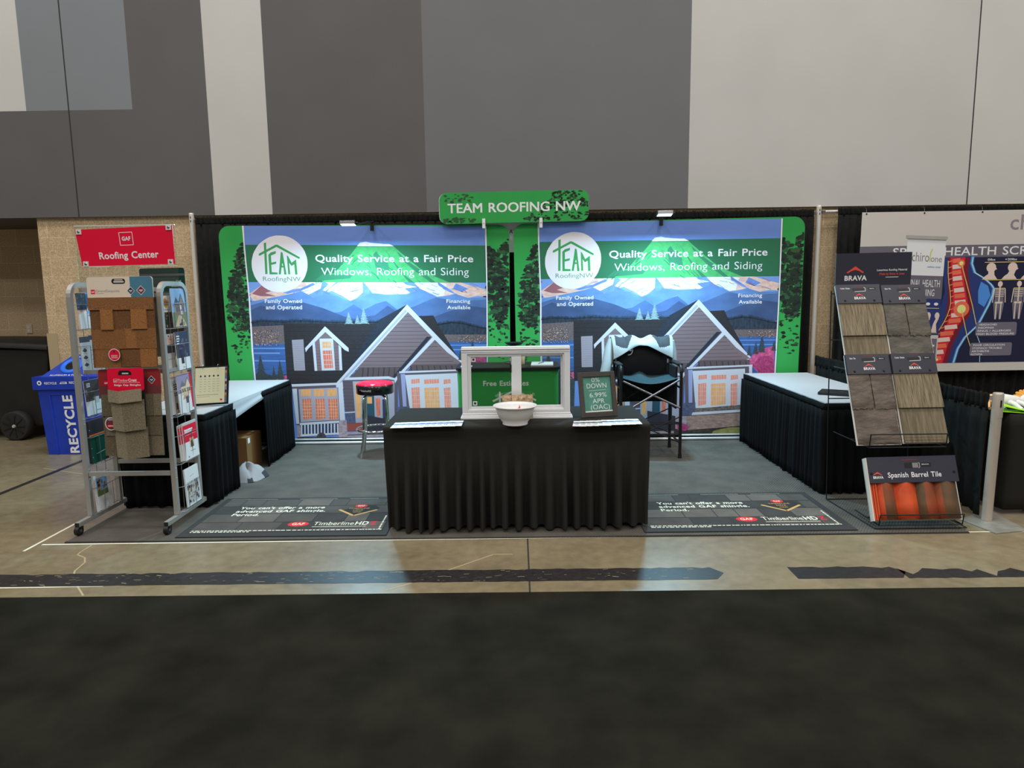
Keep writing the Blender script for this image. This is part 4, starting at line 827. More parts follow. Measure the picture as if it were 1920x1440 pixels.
# small print round the seat band
vs, fs = glyphs('TimberlineHDZ'); x1 = max(v[0] for v in vs)
b.add([(sx + .1876 * math.sin(-.62 + x / x1 * .62), sy - .1876 * math.cos(-.62 + x / x1 * .62), .686 + y / _H * .018) for x, y in vs], fs, 'white')
b.lathe((sx + .1878 * math.sin(-.68), sy - .1878 * math.cos(-.68), .694), [(0, 0), (.004, 0), (.006, .004), (.004, .009), (0, .009)], 'gaf_red', 8)
b.build('seat_band', t)
for k in range(4):
    a = PI / 4 + k * PI / 2 + .12; ca, sa = math.cos(a), math.sin(a); at = lambda r_, z: (sx + r_ * ca, sy + r_ * sa, z)
    b = MB(); b.tube([at(.05, .642), at(.11, .638), at(.145, .618), at(.155, .58), at(.158, .40), at(.162, .29), at(.185, .15), at(.205, .06), at(.207, .012)], .0125, 'chrome', 12); b.build('leg', t)
b = MB(); b.tube([(sx + .195 * math.cos(i * PI / 18), sy + .195 * math.sin(i * PI / 18), .285) for i in range(36)], .0115, 'chrome', 10, closed=True); b.build('foot_ring', t)

# ------------------------------------------------------------------ folding director's chair with a jacket over its back
xl, xr, yf, yb = 1.005, 1.585, 6.58, 7.04
t = thing('folding_chair', 'tall black folding director chair in front of the right mural', 'chair', ((xl + xr) / 2, (yf + yb) / 2, .0105))
for x in (xl, xr):
    for y, nm in ((yf, 0), (yb, 1)):
        b = MB(); b.tube([(x, y, .0105), (x, y, .86 if nm == 0 else 1.16)], .0155, 'black_metal', 12)
        b.cyl((x, y, .0105), (x, y, .05), .019, 'black_plastic', 12); b.build('leg', t)
    b = MB(); b.tube([(x, yf, .85), (x, yf, .885), (x, yf + .03, .91), (x, yf + .10, .918), (x, yb, .918)], .0155, 'black_metal', 10); b.build('arm_rail', t)
    b = MB(); b.bar((x, yf + .05, .926), (x, yb - .08, .926), .055, .022, 'canvas_black'); b.build('armrest', t, .008)
    for z in (.16, .70): 
        b = MB(); b.tube([(x, yf, z), (x, yb, z)], .010, 'black_metal', 8); b.build('side_rail', t)
for y, m in ((yf - .012, 'steel'), (yb + .01, 'black_metal')):
    b = MB(); b.tube([(xl + .02, y, .775), (xr - .012, y, .51)], .0105, m, 10); b.build('cross_brace', t)
    b = MB(); b.tube([(xr - .02, y - .012, .785), (xl + .02, y - .012, .47)], .0105, m, 10); b.build('cross_brace', t)
    b = MB(); b.tube([(xl + .01, y, .42), (xr - .01, y, .17)], .006, 'black_metal', 8); b.build('lower_brace', t)
    b = MB(); b.tube([(xr - .01, y, .42), (xl + .01, y, .17)], .006, 'black_metal', 8); b.build('lower_brace', t)
b = MB(); R = []
for i in range(13):
    R.append([])
    for j in range(25):
        u, v = i / 12, j / 24; R[-1].append((xl + .03 + (xr - xl - .06) * v, yf - .01 + (yb - yf) * u, .80 - .055 * math.sin(PI * v) * (1 - .4 * u) - .012 * math.sin(PI * u) + .06 * math.exp(-((v - .42) / .13) ** 2) * max(0, min(1, (u - .55) / .3))))
b.grid(R, 'canvas_teal'); b.build('seat', t, solid=.006)
b = MB(); R = []
for i in range(9):
    R.append([])
    for j in range(21): u, v = i / 8, j / 20; R[-1].append((xl + (xr - xl) * v, yb + .02 * math.sin(PI * v), .94 + .20 * u))
b.grid(R, 'canvas_black'); b.build('backrest', t, solid=.008)
b = MB(); b.box((xr - .045, yf + .05, .49), (xr - .024, yb - .03, .905), 'canvas_black'); b.box((xr - .055, yf + .10, .52), (xr - .045, yb - .07, .70), 'canvas_black'); b.build('side_pouch', t, .008)
b = MB(); b.box((xl + .018, yf + .05, .76), (xl + .03, yb - .03, .905), 'canvas_black'); b.build('side_panel', t, .004)
b = MB(); R = [[(xl + .03 + (xr - xl - .06) * j / 12, yb - .02 + .02 * math.sin(PI * j / 12), .50 + .27 * i / 6) for j in range(13)] for i in range(7)]; b.grid(R, 'canvas_black'); b.build('back_panel', t, solid=.006)
b = MB(); b.tube([(xl, yf + .05, .23), (xr, yf + .05, .23)], .010, 'black_metal', 8); b.build('foot_bar', t)
b = MB(); b.bar((xl, yf + .04, .35), (xr, yf + .04, .35), .11, .006, 'canvas_black'); b.build('foot_strap', t)
# jacket
t = thing('jacket', 'pale grey and charcoal jacket draped over the back of the folding chair', 'jacket', (1.285, 7.0, .95))
cx = 1.275; b = MB(); R = []; nu, nv = 44, 96
def hem(v): 
    s = abs(v - .5) * 2; return 1.085 - .13 * max(0, (s - .12) / .88) ** 1.25
for i in range(nu + 1):
    u = i / nu; R.append([])
    for j in range(nv + 1):
        v = j / nv; s = v * 2 - 1; top = 1.150 + .018 * math.cos(3 * PI * s) * (-1) + .012 * (abs(s) > .6) - .03 * max(0, abs(s) - .85) / .15
        x = cx + s * .305 * (1 + .02 * math.sin(5 * u))
        if u < .35: q = u / .35; y = 7.115 - .02 * q; z = .95 + (top - .95) * q
        elif u < .5: q = (u - .35) / .15; y = 7.095 - .125 * (1 - math.cos(PI * q)) / 2; z = top + .018 * math.sin(PI * q)
        else: q = (u - .5) / .5; y = 6.97 - .075 * q - .012 * math.sin(4 * PI * v) * q - .02 * math.sin(PI * q); z = top + (hem(v) - top) * q + .006 * math.sin(9 * v + 4 * q)
        R[-1].append((x, y, z))
def jm(i, j):
    u, s = i / nu, (j + .5) / nv * 2 - 1; a = abs(s)
    if .40 < u < .92 and .32 + (u - .44) * .55 < a < .90 and u < .9 - (a - .3) * .35: return 'jacket_dark'
    return 'jacket_light'
b.grid(R, 'jacket_light', mf=jm); b.build('body', t, solid=.008)
b = MB(); R = []
for i in range(13):
    u = i / 12; R.append([])
    for j in range(25):
        v = j / 24; s = v * 2 - 1; zt_ = hem(v) + .004
        R[-1].append((cx + s * .26, 6.985 - .05 * (1 - abs(s) ** 3) * math.sin(PI * (.2 + .8 * u)), zt_ + (.78 - zt_) * u))
b.grid(R, 'canvas_black'); b.build('lining', t)
b = MB(); b.tube([(1.135 + .035 * math.cos(q), 6.915, 1.045 + .05 * math.sin(q)) for q in [PI * .5 - i * PI * 1.1 / 12 for i in range(13)]], .005, 'jacket_light', 8); b.box((1.135, 6.914, 1.035), (1.158, 6.918, 1.065), 'white'); b.build('collar_loop', t)
for pts, rr in (([(.985, 7.02, 1.14), (.955, 6.99, 1.05), (.925, 6.95, .93), (.895, 6.92, .82), (.885, 6.91, .76)], [.05, .058, .055, .05, .045]),
                ([(1.585, 7.08, 1.12), (1.61, 7.09, 1.0), (1.618, 7.09, .85), (1.61, 7.085, .70), (1.60, 7.08, .56)], [.04, .045, .045, .04, .032])):
    b = MB(); b.tube(pts, rr, 'jacket_light', 14); b.build('sleeve', t)

# ------------------------------------------------------------------ green display counter behind the table
t = thing('display_counter', 'green fabric display counter with a black top, seen through the sample window', 'counter', (-.075, 6.3, .0105))
x0, x1, y0, y1 = -.53, .375, 6.05, 6.52
def oval(x0, x1, y0, y1, z, rc=.09, n=8): return [(x, y, z) for x, y in rrect(x0, y0, x1, y1, rc, rc, n)]
b = MB(); lo, hi = oval(x0, x1, y0, y1, .02), oval(x0, x1, y0, y1, .955); n = len(lo); b.add(lo + hi, [(i, (i + 1) % n, (i + 1) % n + n, i + n) for i in range(n)], 'mgreen', True)
S = Sheet(b, (x0 + .06, y0, .955), (x1 - .06, y0, .955), (x0 + .06, y0, .02), W=785, H=935, eps=.0004)
S.text('white_print', 'Free Estimates', 172, 575, 135, 44, .02)
S.line('white_print', [(318, 340), (318, 190)], 16); S.line('white_print', [(255, 275), (450, 180), (640, 270)], 18)
S.text('white_print', 'EAM', 345, 590, 340, 90, .03)
r = random.Random(8)
for k in range(70):
    u, v = r.uniform(590, 770), 935; v = r.uniform(max(150, 620 - (u - 560) * 2.4), 930); w_ = r.uniform(8, 26)
    S.poly(r.choice(('mtree1', 'mtree2', 'mtree3')), [(u + w_ * math.cos(a) * r.uniform(.4, 1), v + w_ * math.sin(a) * r.uniform(.4, 1)) for a in [j * PI / 4 for j in range(8)]], .0004 + .00001 * k)
b.build('fabric_wrap', t)
b = MB(); b.prism(oval(x0 - .015, x1 + .015, y0 - .015, y1 + .015, .955), (0, 0, .025), 'black_plastic'); b.build('countertop', t, .005)
b = MB(); b.prism(oval(x0 + .01, x1 - .01, y0 + .01, y1 - .01, .0105), (0, 0, .02), 'black_plastic'); b.build('base', t)
b = MB(); b.T = Matrix.Translation((.235, 6.26, .9805)) @ Matrix.Rotation(-.05, 4, 'Z'); b.box((-.10, -.13, 0), (.10, .13, .014), 'white')
tag(b.build('note_pad', bevel=.002), 'white note pad on the green counter, right side, behind the window glass', 'note pad')
b = MB(); b.tube([(.20, 6.20, .999), (.25, 6.32, .999)], .004, 'steel', 8); b.tube([(.25, 6.32, .999), (.253, 6.328, .999)], [.004, .001], 'black_plastic', 8)
tag(b.build('pen'), 'dark pen lying on the white note pad', 'pen')
t = thing('sanitizer_bottle', 'small bottle with a dark pump on the green counter beside the note pad', 'bottle', (.045, 6.30, .9805))
b = MB(); b.lathe((.045, 6.30, .9805), [(0, 0), (.026, 0), (.03, .006), (.03, .075), (.024, .09), (.012, .098), (.012, .105), (0, .105)], 'pr_peach', 20); b.build('bottle_body', t)
b = MB(); b.lathe((.045, 6.30, 1.0855), [(0, 0), (.014, 0), (.014, .02), (.004, .022), (.004, .04), (0, .04)], 'black_plastic', 14); b.box((.015, 6.294, 1.118), (.05, 6.306, 1.127), 'black_plastic'); b.build('pump', t)
b = MB(); b.T = Matrix.Translation((-.45, 6.15, .9805)); b.box((-.05, -.04, 0), (.05, .04, .008), 'white'); b.box((-.035, -.03, .008), (.035, .03, .010), 'pr_ltgray')
tag(b.build('card_stack', bevel=.001), 'small stack of white cards on the green counter, left end', 'cards')
t = thing('tray_stand', 'black tray on a short stand on the green counter, showing above the white window', 'tray', (-.02, 6.42, .9805))
b = MB(); b.lathe((-.02, 6.42, .9805), [(0, 0), (.09, 0), (.09, .012), (.02, .016), (.015, .17), (0, .17)], 'black_plastic', 24); b.build('stand', t)
b = MB(); b.lathe((-.02, 6.42, 1.15), [(0, 0), (.06, 0), (.088, .022), (.092, .026), (.085, .026), (.06, .008), (0, .006)], 'black_plastic', 32); b.build('dish', t)

# ------------------------------------------------------------------ things on the central table
wy = 4.90
t = thing('sample_window', 'white vinyl sliding sample window standing on the black central table', 'window', (-.005, wy, TT))
def rail(lo, hi, nm, m='window_vinyl', bv=.006):
    b = MB(); b.box(lo, hi, m); return b.build(nm, t, bv)
b = MB()
for x0, x1, z0, z1 in ((-.392, -.350, .788, 1.2149), (.338, .380, .788, 1.2149), (-.392, .380, 1.215, 1.262), (-.3499, .3379, .788, .812)): b.box((x0, wy - .04, z0), (x1, wy + .045, z1), 'window_vinyl')
for x0, x1, z0, z1 in ((-.3499, -.338, .8221, 1.2029), (.328, .3379, .8221, 1.2029), (-.3499, .3379, 1.203, 1.2149), (-.3499, .3379, .8121, .822)): b.box((x0, wy - .028, z0), (x1, wy + .03, z1), 'window_vinyl')
for d, z0, z1 in ((.008, 1.245, 1.250), (.004, 1.228, 1.232)): b.box((-.3915, wy - .04 - d, z0), (.3795, wy - .0402, z1), 'window_vinyl')
b.build('frame', t, .004)
b = MB()
for lo, hi in (((-.405, wy - .055, TT), (.398, wy + .06, .762)), ((-.398, wy - .05, .762), (.390, wy + .05, .772)), ((-.394, wy - .044, .772), (.384, wy + .046, .788))): b.box(lo, hi, 'window_vinyl')
b.build('sill', t, .004)
b = MB()
for x0, x1, z0, z1 in ((-.3379, -.325, .8341, 1.1919), (-.038, .034, .8341, 1.1919), (-.3379, .034, 1.192, 1.2028), (-.3379, .034, .8222, .834)): b.box((x0, wy - .026, z0), (x1, wy - .002, z1), 'window_vinyl')
b.build('sash', t, .003)
b = MB()
for x0, x1, z0, z1 in ((.316, .3279, .8361, 1.1899), (.0341, .3279, 1.19, 1.2028), (.0341, .3279, .8222, .836)): b.box((x0, wy + .002, z0), (x1, wy + .024, z1), 'window_vinyl')
b.build('sash', t, .003)
for x0, x1, y in ((-.325, -.038, wy - .014), (.034, .316, wy + .012)):
    b = MB(); b.box((x0, y - .002, .834), (x1, y + .002, 1.192), 'window_glass'); b.build('glass_pane', t)
b = MB(); b.box((-.047, wy - .032, 1.08), (-.036, wy - .026, 1.135), 'black_plastic'); b.box((-.05, wy - .03, 1.16), (-.036, wy - .026, 1.185), 'alu'); b.build('latch', t, .001)
for z in (1.158, .842):
    b = MB(); x = -.322 if z > 1 else -.316; b.box((x, wy - .018, z), (x + .03, wy - .0165, z + .03), 'white'); b.box((x + .007, wy - .0186, z + .007), (x + .023, wy - .018, z + .023), 'dark_text'); b.build('sticker', t)
b = MB(); S = Sheet(b, (-.105, 4.835, .920), (.113, 4.835, .926), (-.105, 4.815, TT + .001), W=218, H=180); b.prism([S.pt(*p, -.0005) for p in ((0, 0), (218, 0), (218, 180), (0, 180))], S.n * -.002, 'postcard')
S.rect('pr_sand', 70, 4, 82, 176); S.rect('postcard', 2, 2, 68, 178); r = random.Random(3)
for k in range(110): u, v, q = r.uniform(8, 206), r.uniform(8, 90), r.uniform(2, 7); S.rect(r.choice(('pr_brown', 'pr_peach', 'pr_dark', 'pr_sand', 'pr_sand')), u, v, u + q, v + q * .6, .0006 + k * 2e-6)
for k in range(14): u = r.uniform(110, 190); S.rect('pr_ltgray', u, r.uniform(60, 75), u + 20, 84, .001 + k * 2e-6)
tag(b.build('postcard'), 'brownish picture card leaning on the window behind the white bowl', 'card')
bx, by = -.014, 4.665
b = MB(); b.lathe((bx, by, TT), [(0, .006), (.072, .006), (.078, .0), (.086, .0), (.088, .008), (.084, .012), (.108, .045), (.127, .085), (.135, .115), (.137, .122), (.150, .126), (.152, .131), (.149, .134), (.134, .131), (.130, .115), (.120, .08), (.10, .042), (.076, .016), (0, .014)], 'bowl', 56)
tag(b.build('bowl'), 'white plastic bowl on the black table in front of the sample window', 'bowl')
b = MB(); b.T = Matrix.Translation((bx + .022, by + .045, TT + .10)); b.add([(-.012, 0, -.012), (.014, 0, -.012), (.012, .004, .028), (.002, .002, .006), (-.01, -.006, -.012)], [(0, 1, 2, 3), (0, 3, 4)], 'candy_red')
b.tube([(-.02, .004, -.05), (0, 0, -.02), (.012, .004, .012)], [.010, .011, .003], 'candy_red', 10)
tag(b.build('wrapper'), 'red wrapper sticking up above the rim of the white bowl', 'wrapper')

# picture frame with the financing offer
t = thing('picture_frame', 'dark framed green sign with white lettering on the right of the black table', 'sign', (.60, 4.91, TT))
P0, P1 = Vector((.455, 4.845, TT + .002)), Vector((.728, 4.925, TT + .002)); ux = (P1 - P0); W = ux.length; ux.normalize()
nb = Vector((-ux.y, ux.x, 0)); lean = math.radians(13); uz = Vector((0, 0, 1)) * math.cos(lean) + nb * math.sin(lean); H = .325; nf = -(nb * math.cos(lean) - Vector((0, 0, 1)) * math.sin(lean))
def fp(u, v, d=0): return P0 + ux * u + uz * v + nf * d
for a, c, e, g in ((0, .034, 0, H), (W - .034, W, 0, H), (.034, W - .034, 0, .036), (.034, W - .034, H - .034, H)):
    b = MB(); q = [fp(a, e), fp(c, e), fp(c, g), fp(a, g)]; b.prism(q, nf * .016, 'picture_frame'); b.build('moulding', t, .002)
b = MB(); b.prism([fp(.03, .03, .002), fp(W - .03, .03, .002), fp(W - .03, H - .03, .002), fp(.03, H - .03, .002)], nf * .002, 'chalk_green')
S = Sheet(b, fp(.034, H - .034, .004), fp(W - .034, H - .034, .004), fp(.034, .036, .004), W=216, H=255, eps=.0002)
S.rect('white', 0, 246, 216, 255); S.rect('white', 0, 0, 3, 255)
for tx, u0_, u1_, v, c in (('0%', 70, 132, 38, 30), ('DOWN', 30, 182, 82, 34), ('6.99%', 46, 178, 148, 32), ('APR', 66, 158, 192, 32), ('(OAC)', 48, 196, 236, 34)): S.text('white', tx, u0_, u1_, v, c, -.006)
S.line('white', [(42, 100), (176, 97)], 2)
b.build('print', t)
b = MB(); b.prism([fp(W / 2 - .03, .2, -.002), fp(W / 2 + .03, .2, -.002), P0 + ux * (W / 2 + .03) + nb * .13, P0 + ux * (W / 2 - .03) + nb * .13], nb * .003, 'black_plastic'); b.build('easel_leg', t)

def leaflet(i, x, y, rot, wd, dp, side, label):
    b = MB(); z = TT + .0006 + i * .0011; b.T = Matrix.Translation((x, y, z)) @ Matrix.Rotation(rot, 4, 'Z')
    b.box((0, 0, 0), (wd, dp, .0008), 'white'); S = Sheet(b, (0, dp, .0008), (wd, dp, .0008), (0, 0, .0008), W=100, H=200, eps=.00008)
    S.poly('pr_blue' if side < 0 else 'pr_navy', [(0, 62), (30, 50), (60, 66), (100, 52), (100, 84), (70, 78), (40, 92), (0, 84)]); S.poly('pr_sky', [(0, 84), (40, 92), (70, 78), (100, 84), (100, 102), (0, 106)])
    S.text('dark_text', 'TEAM', 12, 72, 148, 22, .02)
    tag(b.build('leaflet'), label, 'leaflet', 'fanned leaflets at the %s end of the black table' % ('left' if side < 0 else 'right'))
r = random.Random(5)
for i in range(10): leaflet(i, -.862 + i * .043, 4.553 + .0 + r.uniform(-.004, .004) + .015, -.03 + r.uniform(-.03, .03), .098, .19, -1, 'white leaflet in the overlapping row at the left end of the black table')
for i in range(10): leaflet(i, .372 + i * .042, 4.545 + r.uniform(-.004, .004) + .01, -.06 + r.uniform(-.09, .05), .092, .185, 1, 'white leaflet in the overlapping row at the right end of the black table')
# ------------------------------------------------------------------ brochure rack with roofing samples
XL, XR, YF, YK = -3.06, -2.44, 4.74, 5.10
t = thing('display_rack', 'grey metal rolling rack with roofing samples and brochures, red sign on top', 'rack', (-2.75, 4.92, .0105))
def arch(x, nm):
    b = MB(); pts = [(x, YF, .105)]; rr = .085; zt_ = 1.738
    pts += [(x, YF, .6), (x, YF, 1.2)] + [(x, YF + rr - rr * math.cos(a), zt_ - rr + rr * math.sin(a)) for a in [PI / 2 * i / 6 for i in range(7)]]
    pts += [(x, YK - rr + rr * math.sin(a), zt_ - rr + rr * math.cos(a)) for a in [PI / 2 * i / 6 for i in range(7)]] + [(x, YK, 1.2), (x, YK, .6), (x, YK, .105)]
    b.tube(pts, .0225, 'rack_grey', 4, ph=PI / 4, smooth=False); b.build('side_frame', t)
    b = MB(); b.bar((x, 4.575, .087), (x, 5.265, .087), .032, .030, 'rack_grey')
    for y in (4.574, 5.266): b.box((x - .0145, y - .0012, .0735), (x + .0145, y + .0012, .1005), 'black_plastic')
    b.build('foot_bar', t)
    b = MB()
    for z in (.80, .765, .44, .37): b.lathe((x + .0165, YF, z), [(0, -.005), (.005, 0), (0, .005)], 'alu', 8)
    b.build('bolt', t)
    for y in (4.60, 5.23):
        b = MB(); b.T = Matrix.Translation((x, y, 0)); b.cyl((-.015, -.012, .0435), (.015, -.012, .0435), .033, 'black_plastic', 20); b.cyl((-.017, -.012, .0435), (.017, -.012, .0435), .012, 'steel', 12)
        b.box((-.02, -.02, .055), (.02, .014, .07), 'black_plastic'); b.build('caster', t)
    # wire pockets for the literature
    b = MB(); q = lambda p0, p1, r_=.0022: b.tube([p0, p1], r_, 'wire_grey', 6)
    o = .030
    for zt_, zb_ in ((1.60, 1.425), (1.31, 1.115), (.985, .80), (.66, .455), (.29, .105)):
        for z in (zt_, zb_): b.tube([(x, YF + .02, z), (x + o, YF + .055, z), (x + o, YK - .03, z), (x, YK - .015, z)], .0022, 'wire_grey', 6)
        for y in (YF + .13, YF + .24): q((x + o, y, zb_), (x + o, y, zt_))
        b.tube([(x - .008, YF + .02, zb_), (x - .008, YK - .02, zb_)], .0022, 'wire_grey', 6)
        for y in (YF + .10, YF + .20, YF + .30): q((x - .008, y, zb_), (x + o, y, zb_))
    for y in (YF + .13, YF + .24): q((x - .010, y, .105), (x - .010, y, 1.66))
    b.build('wire_pocket', t)
arch(XL, 'left'); arch(XR, 'right')
for y, z in ((YF, .408), (YK, .41), (YF + .06, 1.13), (YK, 1.13), (YF + .09, 1.70), (YK - .02, 1.66)):
    b = MB(); b.bar((XL + .02, y, z), (XR - .02, y, z), .028, .029, 'rack_grey'); b.build('crossbar', t)
for y in (YF, ):
    b = MB(); b.bar((XR, YF + .02, 1.135), (XR, YK - .02, 1.135), .025, .022, 'rack_grey'); b.build('crossbar', t)
# sign on top of the rack: printed card behind clear acrylic
sy_ = 4.93
b = MB(); S = Sheet(b, (-3.098, sy_, 2.122), (-2.408, sy_, 2.145), (-3.068, sy_, 1.868), (-2.408, sy_, 1.877), W=690, H=262, eps=.0003)
b.prism([S.pt(*p, 0) for p in ((0, 0), (690, 0), (690, 262), (0, 262))], S.n * -.003, 'gaf_red')
S.frame('white_print', 306, 34, 400, 122, 4); S.text('white_print', 'GAF', 322, 384, 90, 26, .035)
S.text('white_print', 'Roofing Center', 138, 574, 214, 46, .022)
sg = b.build('sign_panel', t)
b = MB(); b.box((-3.105, sy_ + .0045, 1.62), (-2.395, sy_ + .006, 2.15), 'acrylic')
for z in (1.862,):
    for x0, x1 in ((-3.07, -2.88), (-2.66, -2.395)): b.box((x0, sy_ - .002, z), (x1, sy_ + .004, z + .005), 'clear_edge')
b.box((-3.105, sy_ + .003, 2.146), (-2.395, sy_ + .009, 2.152), 'clear_edge'); b.build('sign_holder', t)
for u, v in ((26, 16), (664, 14), (32, 246), (660, 248)):
    b = MB(); p = S.pt(u, v, .004); b.box((p.x - .018, p.y - .003, p.z - .018), (p.x + .018, p.y + .002, p.z + .018), 'clear_edge')
    b.tube([(p.x, p.y - .003, p.z), (p.x, p.y - .009, p.z)], [.010, .006], 'steel', 14); b.build('screw', sg)

def diamond(S, u, v, h_, m='diamond', m2='white_print'):
    S.poly(m2, [(u, v - h_), (u + h_, v), (u, v + h_), (u - h_, v)]); h2 = h_ * .86; S.poly(m, [(u, v - h2), (u + h2, v), (u, v + h2), (u - h2, v)])
    S.rect('white_print', u - h_ * .42, v - h_ * .12, u + h_ * .42, v + h_ * .08); S.rect('white_print', u - h_ * .2, v + h_ * .2, u + h_ * .2, v + h_ * .3)

# top board: brown chunky shingles
yb_ = YF - .055
t = thing('shingle_board', 'sample board of brown chunky shingles at the top of the rack', 'sample board', (-2.71, yb_, 1.16), 'roofing sample boards on the rack')
def bsheet(b, x0, x1, zt_, zb_, y0, y1, W, H, eps=.0002): return Sheet(b, (x0, y1, zt_), (x1, y1, zt_ + .001), (x0, y0, zb_), W=W, H=H, eps=eps)
b = MB(); S = bsheet(b, -2.899, -2.451, 1.786, 1.172, yb_ - .02, yb_, 1040, 1350)
O = rrect(0, 0, 1040, 420, 50, 50)
O = [(0, 310)] + [(45 - 45 * math.cos(a), 45 - 45 * math.sin(a)) for a in [PI / 2 * i / 6 for i in range(7)]] + [(995 + 45 * math.sin(a), 45 - 45 * math.cos(a)) for a in [PI / 2 * i / 6 for i in range(7)]] + [(1040, 310)]
b.prism([S.pt(*p, 0) for p in O], S.n * -.006, 'beige_head'); S.done.append(((0, 0, 1040, 310), 1))
S.poly('teal_head', [(680, 2), (995, 2), (1020, 14), (1036, 40), (1039, 310), (695, 310), (668, 215), (682, 120)])
for p in (((760, 130), (830, 60)), ((830, 60), (900, 130)), ((900, 60), (980, 140)), ((720, 60), (780, 20))): S.line('teal_head2', p, 3)
S.poly('shadow_gap', rrect(395, 30, 610, 106, 36, 36)); S.poly('pr_ltgray', rrect(425, 62, 590, 88, 10, 10)); S.rect('beige_head', 440, 40, 570, 52)
logo_box(S, 58, 186, 66, 66); S.text('gray_text', 'GrandSequoia', 135, 512, 225, 36, -.004); S.line('gray_text', [(138, 245), (260, 245)], 4)
diamond(S, 688, 210, 62); diamond(S, 850, 205, 72, 'diamond_red')
b.build('header_card', t)
b = MB(); S = bsheet(b, -2.899, -2.451, 1.786, 1.172, yb_ - .02, yb_, 1040, 1350)
S.block('sh_brown2', 20, 310, 1035, 1350, -.006, .002)
S.block('sh_brown2', 30, 490, 1030, 790, .002, .006); S.block('sh_brown', 40, 780, 560, 1070, .002, .010); S.block('sh_brown3', 545, 770, 1040, 1065, .002, .008); S.block('sh_brown', 740, 780, 1045, 1068, .002, .011)
S.block('sh_brown', 60, 1060, 460, 1350, .002, .008); S.block('sh_brown2', 475, 1060, 790, 1340, .002, .006); S.block('sh_brown3', 780, 1060, 1030, 1345, .002, .009)
S.block('sh_brown', 14, 305, 1035, 490, .004, .014); S.block('sh_brown3', 200, 486, 395, 782, .004, .016, .020); S.block('sh_brown3', 680, 486, 925, 776, .004, .016, .020)
for u0_, u1_, v in ((30, 200, 490), (395, 680, 490), (925, 1030, 490), (50, 480, 785), (480, 900, 1068)): S.block('shadow_gap', u0_, v, u1_, v + 12, .002, .0065)
b.build('shingle', t)
def sticker(par, S0, u, v, ru, m_bot):
    b = MB(); S = Sheet(b, S0.pt(0, 0), S0.pt(S0.W, 0), S0.pt(0, S0.H), W=S0.W, H=S0.H, base=1, eps=.0003); rv = ru
    S.disc('white_print', u, v, ru, rv, d=.0265)
    if m_bot: 
        S.disc('gaf_darkred2', u, v, ru * .88, rv * .88, d=.0268); S.rect('gaf_red', u - ru * .75, v + rv * .15, u + ru * .75, v + rv * .52, d=.0270); S.rect('pr_lilac', u - ru * .45, v - rv * .8, u + ru * .45, v - rv * .5, d=.027)
        S.rect('white_print', u - ru * .5, v + rv * .26, u + ru * .5, v + rv * .38, d=.0273)
    else:
        S.disc('gaf_red', u, v, ru * .9, rv * .9, d=.0268); S.poly('diamond', [(u, v - rv * .75), (u + ru * .22, v - rv * .5), (u, v - rv * .25), (u - ru * .22, v - rv * .5)], d=.027)
        for q in (.05, .25, .45): S.rect('pr_pink', u - ru * .55, v + rv * q, u + ru * .55, v + rv * (q + .1), d=.027)
    b.build('sticker', par)
sticker(t, S, 392, 1155, 92, 0)
# board behind: grey shingles with dark red header
yb2 = YF - .060
t = thing('shingle_board', 'wide board of grey shingles with a dark red header behind the bright red one', 'sample board', (-2.69, yb2, .54), 'roofing sample boards on the rack')
b = MB(); S = bsheet(b, -2.877, -2.449, 1.158, .556, yb2 - .02, yb2, 1000, 1290)
b.prism([S.pt(*p, 0) for p in rrect(0, 0, 1000, 380, 40, 40)], S.n * -.006, 'gaf_darkred'); S.done.append(((0, 0, 1000, 380), 1))
S.rect('gaf_darkred2', 0, 245, 1000, 380); logo_box(S, 85, 168, 70, 62); diamond(S, 855, 160, 62, 'diamond')
S.poly('gaf_darkred2', [(720, 20), (790, 20), (800, 245), (720, 245)]); b.build('header_card', t)
b = MB(); S = bsheet(b, -2.877, -2.449, 1.158, .556, yb2 - .02, yb2, 1000, 1290)
S.block('sh_gray2', 30, 370, 985, 1290, -.006, .001)
for v0, v1, cells in ((370, 690, ((30, 270, 'sh_gray2'), (270, 800, 'sh_gray'), (800, 870, 'sh_gray2'), (870, 990, 'sh_gray'))), (690, 985, ((80, 500, 'sh_gray'), (500, 990, 'sh_gray2'))), (985, 1285, ((130, 700, 'sh_gray2'), (700, 990, 'sh_gray')))):
    for u0_, u1_, m in cells: S.block(m, u0_, v0, u1_ - 4, v1, .001, .005, .010)
b.build('shingle', t); sticker(t, S, 190, 800, 98, 1)
# ridge cap board in front
yb3 = YF - .105
t = thing('shingle_board', 'narrow board of bent grey ridge cap shingles with a bright red header', 'sample board', (-2.72, yb3, .53), 'roofing sample boards on the rack')
b = MB(); S = bsheet(b, -2.786, -2.540, 1.170, .548, yb3 - .03, yb3, 560, 1400)
b.prism([S.pt(*p, 0) for p in rrect(0, 0, 560, 350, 36, 36)], S.n * -.004, 'gaf_red'); S.done.append(((0, 0, 560, 350), 1))
S.poly('shadow_gap', [(170, 70), (195, 36), (340, 36), (375, 66), (375, 108), (170, 108)]); S.rect('pr_ltgray', 230, 70, 330, 92)
S.frame('white_print', 92, 165, 150, 218, 4); S.text('white_print', 'GAF', 98, 144, 205, 20, .03); S.text('white_print', 'Timber', 160, 318, 206, 40, -.004); S.text('white_print', 'Crest', 322, 452, 206, 42, .03)
S.line('white_print', [(165, 222), (500, 222)], 4); S.text('white_print', 'Ridge Cap Shingles', 98, 512, 272, 26, .025); b.build('header_card', t)
